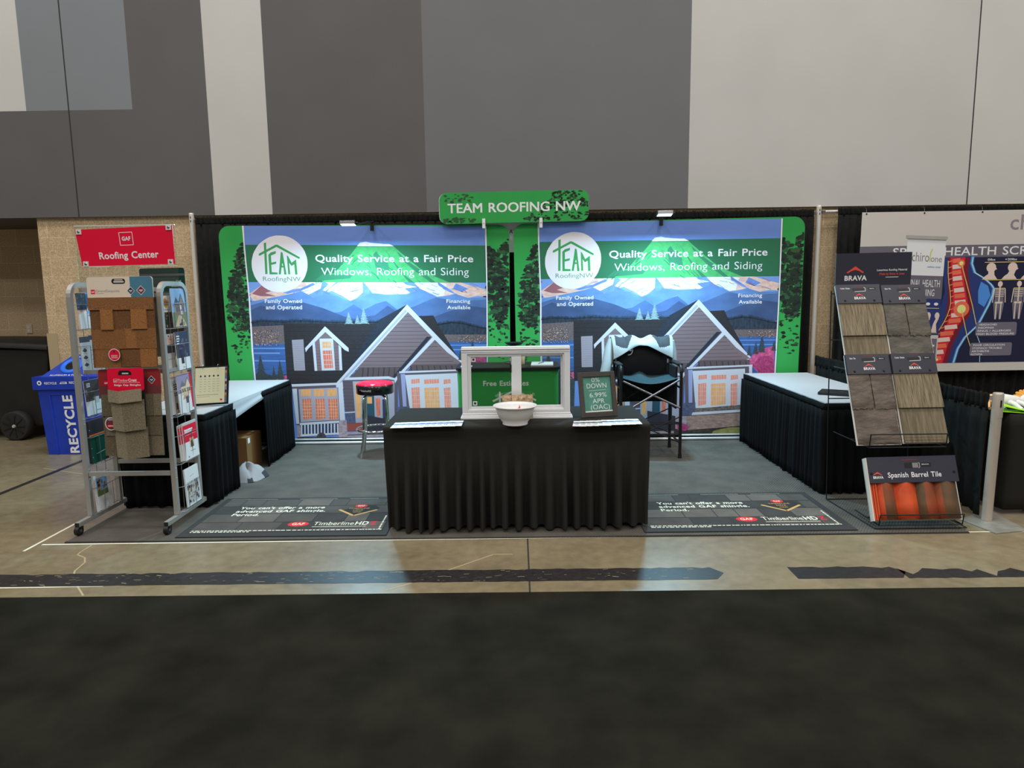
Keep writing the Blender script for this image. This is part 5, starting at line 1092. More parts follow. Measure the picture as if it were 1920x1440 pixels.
for i, (v0, v1, m, e) in enumerate(((930, 1390, 'sh_gray', .004), (500, 960, 'sh_gray', .014), (335, 520, 'sh_gray3', .024))):
    b = MB(); k = 30 + 22 * (2 - i); w0, w1 = k - 25, 560 - 18 * i + 8; c = w0 + (w1 - w0) * .38
    rows = []
    for v, ee in ((v0, e), (v1, e + .012)):
        rows.append([S.pt(w0 + (v - v0) * .08, v - 14, ee - .012), S.pt(c + (v - v0) * .08, v + 10, ee + .016), S.pt(w1 + (v - v0) * .05, v - 20, ee - .008)])
    P = rows[0] + rows[1]; Q = [p - S.n * .006 for p in P]
    b.add(P + Q, [(0, 1, 4, 3)], 'sh_gray3'); b.add(P + Q, [(1, 2, 5, 4), (3, 4, 10, 9), (4, 5, 11, 10), (0, 3, 9, 6), (2, 8, 11, 5)], m); b.build('ridge_shingle', t)
b = MB(); S.block('shadow_gap', 0, 0, 1, 1, 0, .001); b.prism([S.pt(*p, -.004) for p in ((10, 300), (560, 300), (560, 1380), (90, 1380))], S.n * -.006, 'shadow_gap'); b.build('backing_board', t)
# board hung on the back of the rack
t = thing('shingle_board', 'dark green header of a sample board hung on the far side of the rack', 'sample board', (-2.60, YK + .05, 1.2), 'roofing sample boards on the rack')
b = MB(); S = Sheet(b, (-2.78, YK + .035, 1.855), (-2.445, YK + .035, 1.858), (-2.78, YK + .035, 1.20), W=335, H=655)
b.prism([S.pt(*p, 0) for p in rrect(0, 0, 335, 200, 18, 18)], S.n * -.005, 'pr_dgreen'); S.done.append(((0, 0, 335, 200), 1))
S.rect('pr_gray', 0, 42, 335, 58); S.text('white_print', 'GAF', 268, 306, 110, 18, .02); S.text('white_print', 'shingle', 232, 308, 140, 15, .02); b.build('header_card', t)
b = MB(); S.mb = b; S.block('sh_gray2', 0, 200, 335, 655, -.006, .004); b.build('shingle', t)

# ------------------------------------------------------------------ literature in the rack
def booklet(x, y0, y1, z0, z1, th, label, art, cat='brochure', spine='white_print', lean=.012, grp='brochures in the rack'):
    b = MB(); S = Sheet(b, (x - lean, y0, z1), (x - lean, y1, z1), (x, y0, z0), W=100, H=140, eps=.0002)
    P = [S.pt(*p, 0) for p in ((0, 0), (100, 0), (100, 140), (0, 140))]; b.prism(P, S.n * -th, spine); S.done.append(((0, 0, 100, 140), 1))
    art(S); tag(b.build('brochure' if cat == 'brochure' else cat.replace(' ', '_')), label, cat, grp)
rl = random.Random(11)
def photo(S, u0, v0, u1, v1, cols, n=26, sz=12):
    S.rect(cols[0], u0, v0, u1, v1); d = S.lay([(u0, v0), (u1, v1)])
    for k in range(n):
        w_, h_ = rl.uniform(.3, 1) * sz, rl.uniform(.3, 1) * sz; u, v = rl.uniform(u0, u1 - w_), rl.uniform(v0, v1 - h_)
        S.rect(rl.choice(cols[1:]), u, v, u + w_, v + h_, d + k * 2e-6)
def house(S, sky, wall, roof, ground, v0=0, v1=140):
    H = v1 - v0; S.rect(sky, 0, v0, 100, v1); S.rect(ground, 0, v0 + H * .62, 100, v1)
    S.poly(roof, [(15, v0 + H * .42), (35, v0 + H * .22), (60, v0 + H * .42)]); S.poly(roof, [(45, v0 + H * .42), (72, v0 + H * .12), (95, v0 + H * .46)])
    S.poly(wall, [(22, v0 + H * .42), (54, v0 + H * .42), (72, v0 + H * .18), (90, v0 + H * .44), (90, v0 + H * .7), (22, v0 + H * .7)])
    for u in (30, 44, 66, 78): S.rect('pr_dark', u, v0 + H * .48, u + 6, v0 + H * .6)
    S.poly('pr_sand', [(10, v1), (40, v0 + H * .7), (66, v0 + H * .72), (96, v1)])
    for k in range(10): u = rl.uniform(0, 92); S.rect(rl.choice(('pr_brown', 'pr_green', 'pr_dark')), u, v0 + H * rl.uniform(.8, .95), u + 7, v0 + H * .97)
xr = XR + .020
def a1(S): house(S, 'pr_sky', 'pr_brown', 'pr_navy', 'pr_green'); S.rect('white_print', 58, 62, 72, 78); S.rect('white_print', 60, 82, 74, 96)
booklet(xr, 4.87, 5.07, 1.432, 1.705, .004, 'brochure with a sunlit house photo in the top pocket on the right of the rack', a1)
def a2(S): S.rect('white_print', 0, 0, 100, 70); S.poly('pr_gold', [(50, 8), (90, 32), (50, 56), (10, 32)]); S.poly('pr_brown', [(50, 18), (74, 32), (50, 46), (26, 32)]); S.line('pr_gray', [(12, 62), (88, 62)], 3); photo(S, 0, 72, 100, 140, ('pr_dark', 'pr_green', 'pr_navy', 'pr_gold'), 14)
booklet(XR - .014, 4.785, 4.925, 1.43, 1.655, .003, 'flyer with a gold diamond beside the house brochure at the top right of the rack', a2)
def a3(S):
    photo(S, 0, 0, 100, 100, ('pr_navy', 'pr_dark', 'pr_gray', 'pr_purple', 'pr_navy'), 30, 16); S.rect('white_print', 0, 96, 100, 140); S.rect('pr_dark', 30, 84, 52, 118)
    for k in range(4): S.rect('white_print', 10, 14 + k * 9, 34 - k * 2, 18 + k * 9)
    for k in range(3): S.rect('pr_gray', 42 + k * 8, 130, 46 + k * 8, 134)
booklet(xr, 4.885, 5.075, 1.122, 1.395, .006, 'dark brochure with white foot in the second pocket on the right of the rack', a3)
def a4(S): photo(S, 0, 0, 100, 40, ('pr_pink', 'pr_dark', 'pr_sand'), 10); S.rect('pr_dark', 0, 40, 100, 72); S.rect('pr_ltgray', 0, 72, 100, 140); S.line('pr_gray', [(10, 95), (90, 95)], 2); S.rect('pr_ltgray', 0, 0, 100, 5)
booklet(XR - .014, 4.785, 4.93, 1.122, 1.385, .004, 'leaflet with grey foot behind the dark brochure, second pocket right', a4)
def a5(S): house(S, 'pr_lilac', 'pr_peach', 'pr_gray', 'white_print', 0, 110); S.rect('gaf_red', 88, 0, 100, 112); S.rect('white_print', 0, 92, 88, 140); S.rect('pr_purple', 48, 84, 66, 108); S.rect('gaf_red', 90, 112, 100, 130)
booklet(xr, 4.865, 5.075, .808, 1.09, .006, 'brochure with lilac sky, house and red edge in the third pocket on the right', a5)
def a6(S):
    S.rect('pr_ltgray', 0, 0, 100, 140)
    for k in range(6): S.rect('pr_dark', 55, 28 + k * 8, 92, 32 + k * 8)
    S.rect('pr_dark', 60, 100, 80, 125); S.rect('gaf_red', 74, 128, 96, 138)
booklet(XR - .014, 4.785, 4.94, .808, 1.075, .005, 'grey leaflet with dark bars behind the lilac house brochure', a6)
def a7(S):
    S.rect('pr_ltgray', 0, 0, 100, 10); S.rect('gaf_red', 0, 10, 100, 74); S.text('white_print', 'Roofing', 10, 70, 34, 9, .02)
    for k in range(2): S.rect('white_print', 10, 26 + k * 9, 70 - 8 * k, 32 + k * 9)
    S.line('pr_pink', [(10, 48), (92, 48)], 1.5); S.rect('white_print', 0, 74, 100, 140); S.rect('pr_sand', 40, 62, 70, 98); S.poly('pr_dark', [(46, 98), (50, 74), (60, 70), (66, 98)]); S.line('pr_gray', [(40, 112), (75, 112)], 2); S.rect('pr_gray', 20, 128, 28, 133)
for k in range(3): booklet(xr + .012 - k * .011, 4.865 - k * .012, 5.075 - k * .012, .462, .735 - k * .006, .008, ('front red and white booklet in the fourth pocket on the right of the rack', 'red and white booklet second from the front in the fourth pocket', 'red and white booklet rearmost of three in the fourth pocket')[k], a7)
def a8(S):
    S.rect('white_print', 0, 0, 100, 52); S.line('pr_ltgray', [(34, 34), (64, 30)], 2.5); photo(S, 8, 50, 94, 132, ('pr_ltgray', 'pr_brown', 'pr_dark', 'pr_green', 'pr_purple', 'pr_ltgray', 'pr_gray', 'white_print'), 50, 15); S.line('white_print', [(50, 50), (50, 132)], 2)
booklet(xr, 4.865, 5.08, .112, .392, .010, 'white booklet with a garden photo collage in the lowest pocket on the right', a8)
# left frame
xl_ = XL + .020
def b1(S): S.rect('pr_dark', 0, 0, 100, 66); photo(S, 0, 0, 100, 66, ('pr_navy', 'pr_dark', 'pr_gray'), 12); S.rect('pr_pink', 0, 66, 100, 140); S.rect('white_print', 12, 72, 100, 140)
booklet(xl_, 4.79, 4.90, 1.432, 1.68, .004, 'narrow leaflet with dark top in the upper left pocket of the rack', b1)
def b2(S): S.rect('pr_blue', 0, 0, 100, 95); S.rect('pr_sky', 0, 6, 100, 14); photo(S, 0, 62, 100, 96, ('pr_sky', 'white_print', 'pr_navy'), 12); S.rect('white_print', 0, 98, 100, 140)
booklet(xl_ - .008, 4.90, 5.05, 1.432, 1.70, .004, 'blue leaflet with white foot in the upper left pocket of the rack', b2)
def b3(S):
    S.rect('pr_ltgray', 0, 0, 100, 140); S.rect('pr_dark', 0, 0, 100, 22)
    for k in range(3): S.poly('pr_dark', [(40, 44 + k * 28), (64, 54 + k * 28), (40, 62 + k * 28), (16, 54 + k * 28)]); S.line('pr_gray', [(24, 66 + k * 28), (56, 66 + k * 28)], 2)
booklet(xl_, 4.785, 4.90, 1.122, 1.375, .004, 'grey leaflet with three dark diamonds in the second left pocket', b3)
def b4(S): S.rect('pr_ltgray', 0, 0, 100, 140); S.rect('pr_dark', 0, 0, 100, 18); [S.line('pr_gray', [(10, 40 + 18 * k), (88, 40 + 18 * k)], 2) for k in range(5)]
booklet(xl_ - .008, 4.90, 5.05, 1.122, 1.38, .004, 'plain grey leaflet beside the three diamonds leaflet', b4)
def b5(S): photo(S, 0, 0, 100, 86, ('pr_dark', 'pr_gray', 'pr_dark', 'pr_navy'), 24); [S.rect('white_print', 14, 12 + 6 * k, 36, 15 + 6 * k) for k in range(3)]; S.rect('white_print', 0, 84, 100, 140); S.rect('pr_ltgray', 52, 70, 80, 96); [S.rect('pr_gray', 60 + 9 * k, 122, 65 + 9 * k, 127) for k in range(3)]
booklet(xl_, 4.785, 4.975, .815, 1.065, .005, 'black and white brochure in the third pocket on the left of the rack', b5)
def b6(S): S.rect('pr_dgreen', 0, 0, 100, 140); S.rect('pr_dark', 0, 0, 100, 46); S.rect('pr_orange', 0, 46, 100, 51); S.line('pr_ltgray', [(30, 112), (80, 108)], 1.6); [S.disc('pr_ltgray', 6, v, 1.6) for v in (30, 90, 120)]
booklet(xl_, 4.785, 4.985, .468, .775, .022, 'dark green binder with an orange band in the left side of the rack', b6, 'binder', 'pr_dark')
def b7(S): S.rect('white_print', 0, 0, 100, 140); photo(S, 14, 16, 78, 84, ('pr_sky', 'pr_brown', 'pr_sand', 'pr_brown', 'pr_dark'), 24, 14); S.rect('pr_green', 14, 66, 78, 86); S.line('pr_ltgray', [(50, 112), (80, 108)], 2)
booklet(xl_, 4.785, 4.985, .112, .378, .004, 'white sheet with a house and lawn photo in the lowest left pocket', b7)

# ------------------------------------------------------------------ bins on the left
bx0, bx1, by0, by1 = -5.0, -4.36, 7.06, 7.52
t = thing('recycling_bin', 'blue recycling bin with white lettering beside the block wall', 'bin', ((bx0 + bx1) / 2, 7.3, 0))
b = MB(); z1 = .72; s = .045
lo = [(bx0 + s, by0 + .02, 0), (bx1 - s, by0 + .02, 0), (bx1 - s, by1 - .04, 0), (bx0 + s, by1 - .04, 0)]; hi = [(bx0 + .012, by0, z1), (bx1 - .012, by0, z1), (bx1 - .012, by1, z1), (bx0 + .012, by1, z1)]
b.add(lo + hi, [(0, 3, 2, 1), (4, 5, 6, 7), (0, 1, 5, 4), (1, 2, 6, 5), (2, 3, 7, 6), (3, 0, 4, 7)], 'bin_blue')
S = Sheet(b, hi[0], hi[1], lo[0], lo[1], W=620, H=720, eps=.0015)
S.block('bin_blue', 110, 70, 130, 712, 0, .008); S.block('bin_blue', 490, 70, 510, 712, 0, .008); S.block('bin_blue', 110, 60, 510, 80, 0, .008)
vs, fs = glyphs('RECYCLE', .035); x0_ = min(v[0] for v in vs); x1_ = max(v[0] for v in vs); v0_ = 705; P = []
for x, y in vs:
    tt = (x - x0_) / (x1_ - x0_); P.append(S.pt(352 - (y / _H) * 98 + 18 * (1 - tt), 702 - 618 * tt, .004))
b.add(P, fs, 'white'); b.build('bin_body', t)
b = MB(); b.box((bx0 - .02, by0 - .025, .70), (bx1 + .02, by1 + .02, .832), 'bin_blue')
S = Sheet(b, (bx0 - .02, by0 - .025, .832), (bx1 + .02, by0 - .025, .832), (bx0 - .02, by0 - .025, .70), W=680, H=132, eps=.0012)
S.disc('white', 75, 62, 24); S.disc('bin_blue', 75, 62, 11); S.text('white', 'RECYCLE', 128, 255, 76, 22, .02); S.text('white', 'RECYCLE', 385, 512, 72, 22, .02); S.poly('white', [(285, 74), (300, 52), (360, 52), (362, 74)]); S.rect('bin_blue', 300, 58, 350, 66)
# hood
h0 = [(bx0 + .06, by0 - .005, .832), (bx1 - .06, by0 - .005, .832), (bx1 - .02, by1 - .02, .832), (bx0 + .02, by1 - .02, .832)]; h1 = [(-4.735, by0 + .24, 1.035), (-4.625, by0 + .24, 1.035), (-4.625, by0 + .30, 1.035), (-4.735, by0 + .30, 1.035)]
b.add(h0 + h1, [(4, 5, 6, 7), (0, 1, 5, 4), (1, 2, 6, 5), (2, 3, 7, 6), (3, 0, 4, 7)], 'bin_blue')
S = Sheet(b, (h0[0][0], h1[0][1], h1[0][2]), (h0[1][0], h1[0][1], h1[0][2]), h0[0], W=520, H=310, eps=.002)
ring = []
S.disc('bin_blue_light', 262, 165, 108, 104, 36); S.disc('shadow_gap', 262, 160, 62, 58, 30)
S.text('white', 'ALUMINUM & PLASTIC', 90, 440, 300, 18, .02); S.text('white', 'BOTTLES', 215, 330, 40, 18, .02)
b.build('lid', t, 0)
b = MB()
cpt = lambda u, v, d: S.pt(u, v, d)
rg = [[S.pt(262 + rr * math.cos(a), 163 + rr * .95 * math.sin(a), dd) for a in [2 * PI * i / 36 for i in range(37)]] for rr, dd in ((112, .002), (110, .012), (98, .018), (72, .018), (62, .010), (60, .003))]
b.grid(rg, 'bin_blue_light'); b.build('opening_ring', t)

t = thing('wheeled_bin', 'large black wheeled bin partly out of view behind the blue bin', 'bin', (-6.2, 8.3, 0))
b = MB(); X0, X1 = -7.3, -5.40
lo = [(X0 + .2, 7.92, .15), (X1 - .12, 7.92, .15), (X1 - .12, 8.7, .15), (X0 + .2, 8.7, .15)]; hi = [(X0, 7.88, 1.06), (X1, 7.88, 1.06), (X1, 8.78, 1.06), (X0, 8.78, 1.06)]
b.add(lo + hi, [(0, 3, 2, 1), (4, 5, 6, 7), (0, 1, 5, 4), (1, 2, 6, 5), (2, 3, 7, 6), (3, 0, 4, 7)], 'bin_black'); b.build('bin_body', t, .02)
b = MB(); R = [[(X0 - .02 + (X1 - X0 + .04) * j / 20, y, z + .04 * math.sin(PI * j / 20)) for j in range(21)] for y, z in ((7.84, 1.05), (7.84, 1.09), (7.90, 1.12), (8.3, 1.15), (8.75, 1.12), (8.8, 1.05))]
b.grid(R, 'bin_black'); b.build('lid', t)
b = MB(); c = (-5.83, 7.86, .172); b.tube([(c[0], 7.80, c[2]), (c[0], 7.81, c[2]), (c[0], 7.90, c[2]), (c[0], 7.91, c[2])], [.155, .17, .17, .155], 'tyre', 40)
for k in range(9):
    a = k * 2 * PI / 9; b.bar((c[0] + .03 * math.cos(a), 7.796, c[2] + .03 * math.sin(a)), (c[0] + .13 * math.cos(a), 7.796, c[2] + .13 * math.sin(a)), .012, .01, 'bin_black', (0, 1, 0))
w_ = b.build('wheel', t)
b = MB(); b.tube([(c[0], 7.80, c[2]), (c[0], 7.785, c[2])], [.022, .016], 'alu', 16); b.build('hub', w_)

# ------------------------------------------------------------------ roof tile stand on the right
t = thing('tile_stand', 'black wire display stand for roof tile samples at the right front of the booth', 'stand', (2.7, 4.75, .0105))
b = MB(); q = lambda pts, r_=.0045: b.tube(pts, r_, 'black_metal', 8)
for x in (2.40, 3.02): q([(x, 5.20, .0145), (x, 5.25, .8), (x, 5.29, 1.62)])
for x in (2.40, 3.02): q([(x, 5.20, .0145), (x + .035, 4.53, .0145)])
q([(2.435, 4.53, .0145), (3.055, 4.53, .0145)])
for y, z in ((5.20, .0145), (5.25, .8), (5.27, 1.25), (5.288, 1.60)): q([(2.40, y, z), (3.02, y, z)])
b.build('wire_frame', t)
def shelf(x0, x1, yf_, yb_, z, hh):
    b = MB()
    for x in (x0, x1): b.tube([(x, yb_, z), (x, yf_, z), (x, yf_ - .012, z + hh)], .0045, 'black_metal', 8)
    for y, zz in ((yf_ - .012, z + hh), (yf_, z), ((yf_ + yb_) / 2, z)): b.tube([(x0, y, zz), (x1, y, zz)], .0045, 'black_metal', 8)
    b.build('wire_shelf', t)
shelf(2.455, 3.02, 4.525, 4.86, .04, .075); shelf(2.45, 2.98, 4.70, 5.24, .540, .095); shelf(2.44, 3.0, 4.975, 5.27, 1.045, .06)

def tent(S, u, v, wd, m='brava_orange'):
    h_ = wd * .34; S.poly(m, [(u - wd / 2, v), (u, v - h_), (u + wd / 2, v), (u + wd / 2 - wd * .06, v + wd * .05), (u + wd * .22, v - h_ * .22), (u, v - h_ * .42), (u - wd * .22, v - h_ * .22), (u - wd / 2 + wd * .06, v + wd * .05)])
b = MB(); S = Sheet(b, (2.425, 5.290, 1.900), (2.995, 5.290, 1.906), (2.425, 5.285, 1.59), W=550, H=290, eps=.0003)
b.prism([S.pt(*p, 0) for p in ((0, 0), (550, 0), (550, 290), (0, 290))], S.n * -.008, 'brava_navy'); S.done.append(((0, 0, 550, 290), 1))
tent(S, 142, 134, 126); S.text('white', 'BRAVA', 66, 228, 190, 32, .035)
S.text('white', 'Luxurious Roofing Material', 300, 518, 128, 14, .015); S.text('brava_orange', 'Made by Brava in Iowa', 320, 500, 156, 14, .015); S.line('pr_ltgray', [(365, 172), (458, 172)], 5)
tag(b.build('header_card'), 'dark navy header card with orange roof mark at the top of the tile stand', 'sign')

def tile_board(x0, x1, yt, yb_, zt_, zb_, kind, label, seed):
    r = random.Random(seed); t = thing('tile_board', label, 'sample board', ((x0 + x1) / 2, yt, zb_), 'roof tile sample boards on the stand')
    L = ((yt - yb_) ** 2 + (zt_ - zb_) ** 2) ** .5 * 1000; W = (x1 - x0) * 1000
    def SH(b): return Sheet(b, (x0, yt, zt_), (x1, yt, zt_ + .002), (x0 + .004, yb_, zb_), (x1 + .004, yb_, zb_ + .002), W=W, H=L, eps=.0003)
    b = MB(); S = SH(b); b.prism([S.pt(*p, 0) for p in ((0, 0), (W, 0), (W, L), (0, L))], S.n * -.010, 'off_white'); b.build('backing_board', t)
    b = MB(); S = SH(b); S.block('brava_navy', 0, 0, W, 148, 0, .022); S.base = int(.0225 / .0003) + 1
    S.poly('brava_black', rrect(W * .36, 30, W * .64, 52, 4, 6)); S.line('pr_ltgray', [(W * .62, 26), (W * .655, 28), (W * .655, 54), (W * .40, 57)], 5)
    S.line('gaf_darkred', [(W * .4, 12), (W * .62, 12)], 3)
    S.text('white', 'Cedar Shake' if kind == 'shake' else 'Slate Tile', W * .08, W * (.30 if kind == 'shake' else .22), 36, 11, .02)
    S.rect('brava_black', W * .72, 24, W * .90, 44); S.text('white', 'BRAVA', W * .76, W * .86, 38, 7)
    tent(S, W * .50, 92, 62); S.text('white', 'BRAVA', W * .375, W * .64, 118, 19, .035)
    hc = b.build('header_card', t)
    for u in (W * .16, W * .83):
        b = MB(); p = S.pt(u, 128, .022); b.tube([p, p + S.n * .005], [.009, .006], 'black_metal', 12); b.build('rivet', hc)
    mid = 148 + (L - 148) * .50
    def tile(u0_, u1_, v0, v1, m, e0, e1):
        b = MB(); S = SH(b)
        if kind == 'shake':
            S.block(m, u0_, v0, u1_, v1, .004, e0, e1); b.build('shake_tile', t)
        else:
            nu, nv = 16, 18; R = []
            for i in range(nv + 1):
                R.append([])
                for j in range(nu + 1):
                    u = u0_ + (u1_ - u0_) * j / nu; v = v0 + (v1 - v0) * i / nv; e = e0 + (e1 - e0) * i / nv + r.uniform(-.0012, .0012)
                    if i >= nv - 2: e -= (i - nv + 3) * r.uniform(.001, .0035)
                    if j in (0, nu): e -= r.uniform(.001, .004)
                    if i == nv: v += r.uniform(-8, 3)
                    R[-1].append(S.pt(u, v, e))
            b.grid(R, m)
            edge = R[-1]; b.grid([edge, [S.pt(u0_ + (u1_ - u0_) * j / nu, v1 - 2, .002) for j in range(nu + 1)]], m)
            for jj in (0, nu): b.grid([[R[i][jj] for i in range(nv + 1)], [S.pt(u0_ if jj == 0 else u1_, v0 + (v1 - v0) * i / nv, .002) for i in range(nv + 1)]], m)
            b.build('slate_tile', t)
    if kind == 'shake': tile(6, W - 4, mid - 10, L - 4, 'shake2', .010, .016); tile(2, W, 146, mid, 'shake', .014, .024)
    else:
        m = 'slate' if seed == 2 else 'slate2'; tile(8, W - 8, mid - 8, L - 4, m, .010, .016); tile(4, W * .49, 146, mid, m, .014, .022); tile(W * .515, W - 2, 146, mid + 4, m, .014, .022)
tile_board(2.412, 2.735, 5.262, 5.015, 1.658, 1.052, 'shake', 'sample board of ribbed wood-look tiles, upper left on the tile stand', 1)
tile_board(2.739, 3.060, 5.250, 5.005, 1.652, 1.052, 'slate', 'sample board of dark slate-look tiles, upper right on the tile stand', 2)
tile_board(2.378, 2.690, 4.990, 4.735, 1.158, .548, 'slate', 'sample board of brownish slate-look tiles, lower left on the tile stand', 3)
tile_board(2.694, 3.010, 4.975, 4.725, 1.162, .560, 'shake', 'sample board of ribbed wood-look tiles, lower right on the tile stand', 4)
t = thing('tile_board', 'wide board of orange and brown barrel tiles at the foot of the tile stand', 'sample board', (2.73, 4.65, .05), 'roof tile sample boards on the stand')
def SH(b): return Sheet(b, (2.425, 4.735, .452), (3.05, 4.735, .462), (2.425, 4.570, .052), (3.05, 4.570, .058), W=625, H=435, eps=.0003)
b = MB(); S = SH(b); b.prism([S.pt(*p, 0) for p in ((0, 0), (625, 0), (625, 435), (0, 435))], S.n * -.012, 'off_white'); b.prism([S.pt(*p, -.012) for p in ((0, 0), (8, 0), (8, 435), (0, 435))], S.n * .05, 'off_white'); b.build('backing_board', t)
b = MB(); S = SH(b); S.block('brava_navy', 10, -2, 615, 178, .020, .052); S.base = int(.0525 / .0003) + 1
S.poly('brava_black', rrect(255, 42, 352, 80, 5, 5)); S.rect('gray_text', 310, 44, 350, 78); S.line('pr_ltgray', [(352, 42), (360, 48), (360, 74), (352, 80)], 3); S.line('gaf_darkred', [(245, 22), (345, 22)], 4); S.rect('brava_black', 370, 44, 440, 72); S.text('white', 'BRAVA', 376, 425, 60, 8)
tent(S, 62, 122, 62); S.text('white', 'BRAVA', 30, 100, 148, 17, .03); S.text('white', 'Spanish Barrel Tile', 132, 500, 142, 34, .012)
hc = b.build('header_card', t)
for u in (22, 590):
    b = MB(); p = S.pt(u, 112, .052); b.tube([p, p + S.n * .006], [.010, .007], 'black_metal', 12); b.build('rivet', hc)
def barrel(u0_, u1_, m, mfn=None):
    b = MB(); S = SH(b); n = 20; R = []
    for v in (172, 240, 320, 428):
        R.append([S.pt(u0_ + (u1_ - u0_) * j / n, v, .010 + .042 * max(0, math.sin(PI * (j / n) ** .85)) + (v - 172) * .00002) for j in range(n + 1)])
    R.append([S.pt(u0_ + (u1_ - u0_) * j / n, 428, .001 + .036 * max(0, math.sin(PI * (j / n) ** .85))) for j in range(n + 1)])
    b.grid(R, m, mf=mfn); b.build('barrel_tile', t)
b = MB(); S = SH(b)
for k in range(3): S.block('barrel', 12 + k * 14, 174, 22 + k * 14, 430, .002, .030 + .004 * k)
b.build('tile_lip', t)
barrel(52, 190, 'barrel', lambda i, j: 'barrel' if j < 5 or j > 17 else 'barrel_mix'); barrel(188, 330, 'barrel'); barrel(328, 462, 'barrel_mix', lambda i, j: 'barrel_dark' if j < 6 else 'barrel_mix'); barrel(460, 612, 'barrel_dark', lambda i, j: 'barrel_mix' if j < 4 else 'barrel_dark')

# ------------------------------------------------------------------ neighbouring booth
t = thing('vinyl_banner', 'wide spinal health banner hanging on the black drape of the next booth', 'banner', (5.2, 7.5, .70))
b = MB(); bx_, bz_, kk = 3.69, 2.425, .00567
def BP(px, py): return ((px - 1613) / 1.0, (py - 400) / 1.0)
S = Sheet(b, (bx_, 7.50, bz_), (bx_ + 540 * kk, 7.50, bz_ + .01), (bx_ - .01, 7.50, bz_ - 302 * kk), W=540, H=302, eps=.0003)
b.prism([S.pt(*p, 0) for p in ((0, 0), (540, 0), (540, 302), (0, 302))], S.n * -.003, 'banner_white'); S.done.append(((0, 0, 540, 302), 1))
S.rect('banner_gray', 0, 63, 540, 86); S.text('white', 'SPINAL HEALTH SCREENING', 62, 410, 82, 15, .01)
S.text('ch_text', 'chiro', 278, 365, 36, 27, .01); S.line('ch_leaf', [(372, 40), (372, 12), (380, 6)], 4); S.text('ch_text', 'one', 380, 440, 36, 17, .01)
S.rect('banner_navy', 0, 86, 540, 286)
S.poly('banner_navy2', [(0, 86), (30, 86), (20, 120), (0, 140)])
# glowing back of a figure
body = [(213, 84), (212, 98), (219, 115), (238, 126), (252, 138), (257, 145), (256, 158), (250, 176), (233, 214), (210, 237), (198, 259), (192, 286), (125, 286), (140, 240), (160, 190), (168, 150), (163, 115), (155, 86)]
S.poly('banner_blue', [(u + 3, min(v, 286)) for u, v in body]); S.poly('banner_navy2', [(u - 3, v) for u, v in body]); S.poly('banner_blue', [(232, 132), (246, 140), (252, 158), (242, 180), (230, 172), (228, 150)]); S.poly('banner_blue', [(130, 86), (154, 86), (146, 112), (128, 122)])
for dd, m in ((0, 'banner_darkred'), (9, 'banner_red')):
    S.poly(m, [(166 + dd * .5, 86), (208 - dd, 86), (206 - dd, 110), (211 - dd, 140), (219 - dd, 170), (216 - dd, 196), (200 - dd, 220), (188 - dd, 250), (180 - dd, 286), (128 + dd, 286), (142 + dd, 255), (160 + dd, 225), (170 + dd, 196), (172 + dd, 165), (168 + dd, 125)])
sp = [(182, 92), (183, 103), (184, 114), (186, 125), (188, 136), (191, 147), (193, 158), (195, 170), (194, 182), (191, 194), (187, 205), (181, 217), (174, 229), (168, 241), (162, 253), (157, 265), (153, 277)]
for i, (u, v) in enumerate(sp):
    w_ = 7 + i * .42; S.poly('banner_bone' if i % 2 else 'banner_hot', [(u - w_, v - 3), (u + w_, v - 5), (u + w_ + 2, v + 3), (u - w_ + 1, v + 5)]); S.line('banner_hot', [(u - w_ - 7, v + 2), (u - w_, v)], 2)
S.line('banner_line', [(u - 15 - i * .3, v) for i, (u, v) in enumerate(sp)], 1.2)
for u, v, rr in ((199, 183, 24), (160, 279, 6), (192, 97, 11)):
    S.disc('banner_hot', u, v, rr * .62); S.disc('banner_yellow', u, v, rr * .34)
S.line('banner_paleblue', [(213, 86), (212, 98), (219, 115), (238, 126), (252, 138), (257, 145), (256, 158), (250, 176), (233, 214), (210, 237), (198, 259), (192, 285)], 2.2)
S.line('banner_line', [(192, 97), (219, 176), (231, 218)], 1.4); S.line('banner_line', [(199, 184), (214, 235), (224, 261)], 1.4); S.line('banner_paleblue', [(232, 232), (240, 250), (242, 285)], 1.2)
for i, x in enumerate((249, 286, 322, 358, 394)):
    S.text('white', ('0lbs', '+20lbs', '+40lbs', '+60lbs', '+80lbs')[i], x - 8 - 4 * (i > 0), x + 6 + 4 * (i > 0), 93, 4, .01); fo = i * 3.5
    S.disc('banner_bone', x + fo, 106, 9, 9); S.poly('banner_bone', [(x - 5 + fo, 111), (x + 6 + fo, 113), (x + 7, 120), (x + 13, 128), (x - 16, 128), (x - 11, 122), (x - 5, 118)]); S.poly('banner_bone', [(x + 7 + fo, 104), (x + 11 + fo, 109), (x + 6 + fo, 111)])
S.line('banner_line', [(236, 96), (540, 96)], 1.2); S.line('banner_line', [(238, 129), (540, 129)], 1.2)
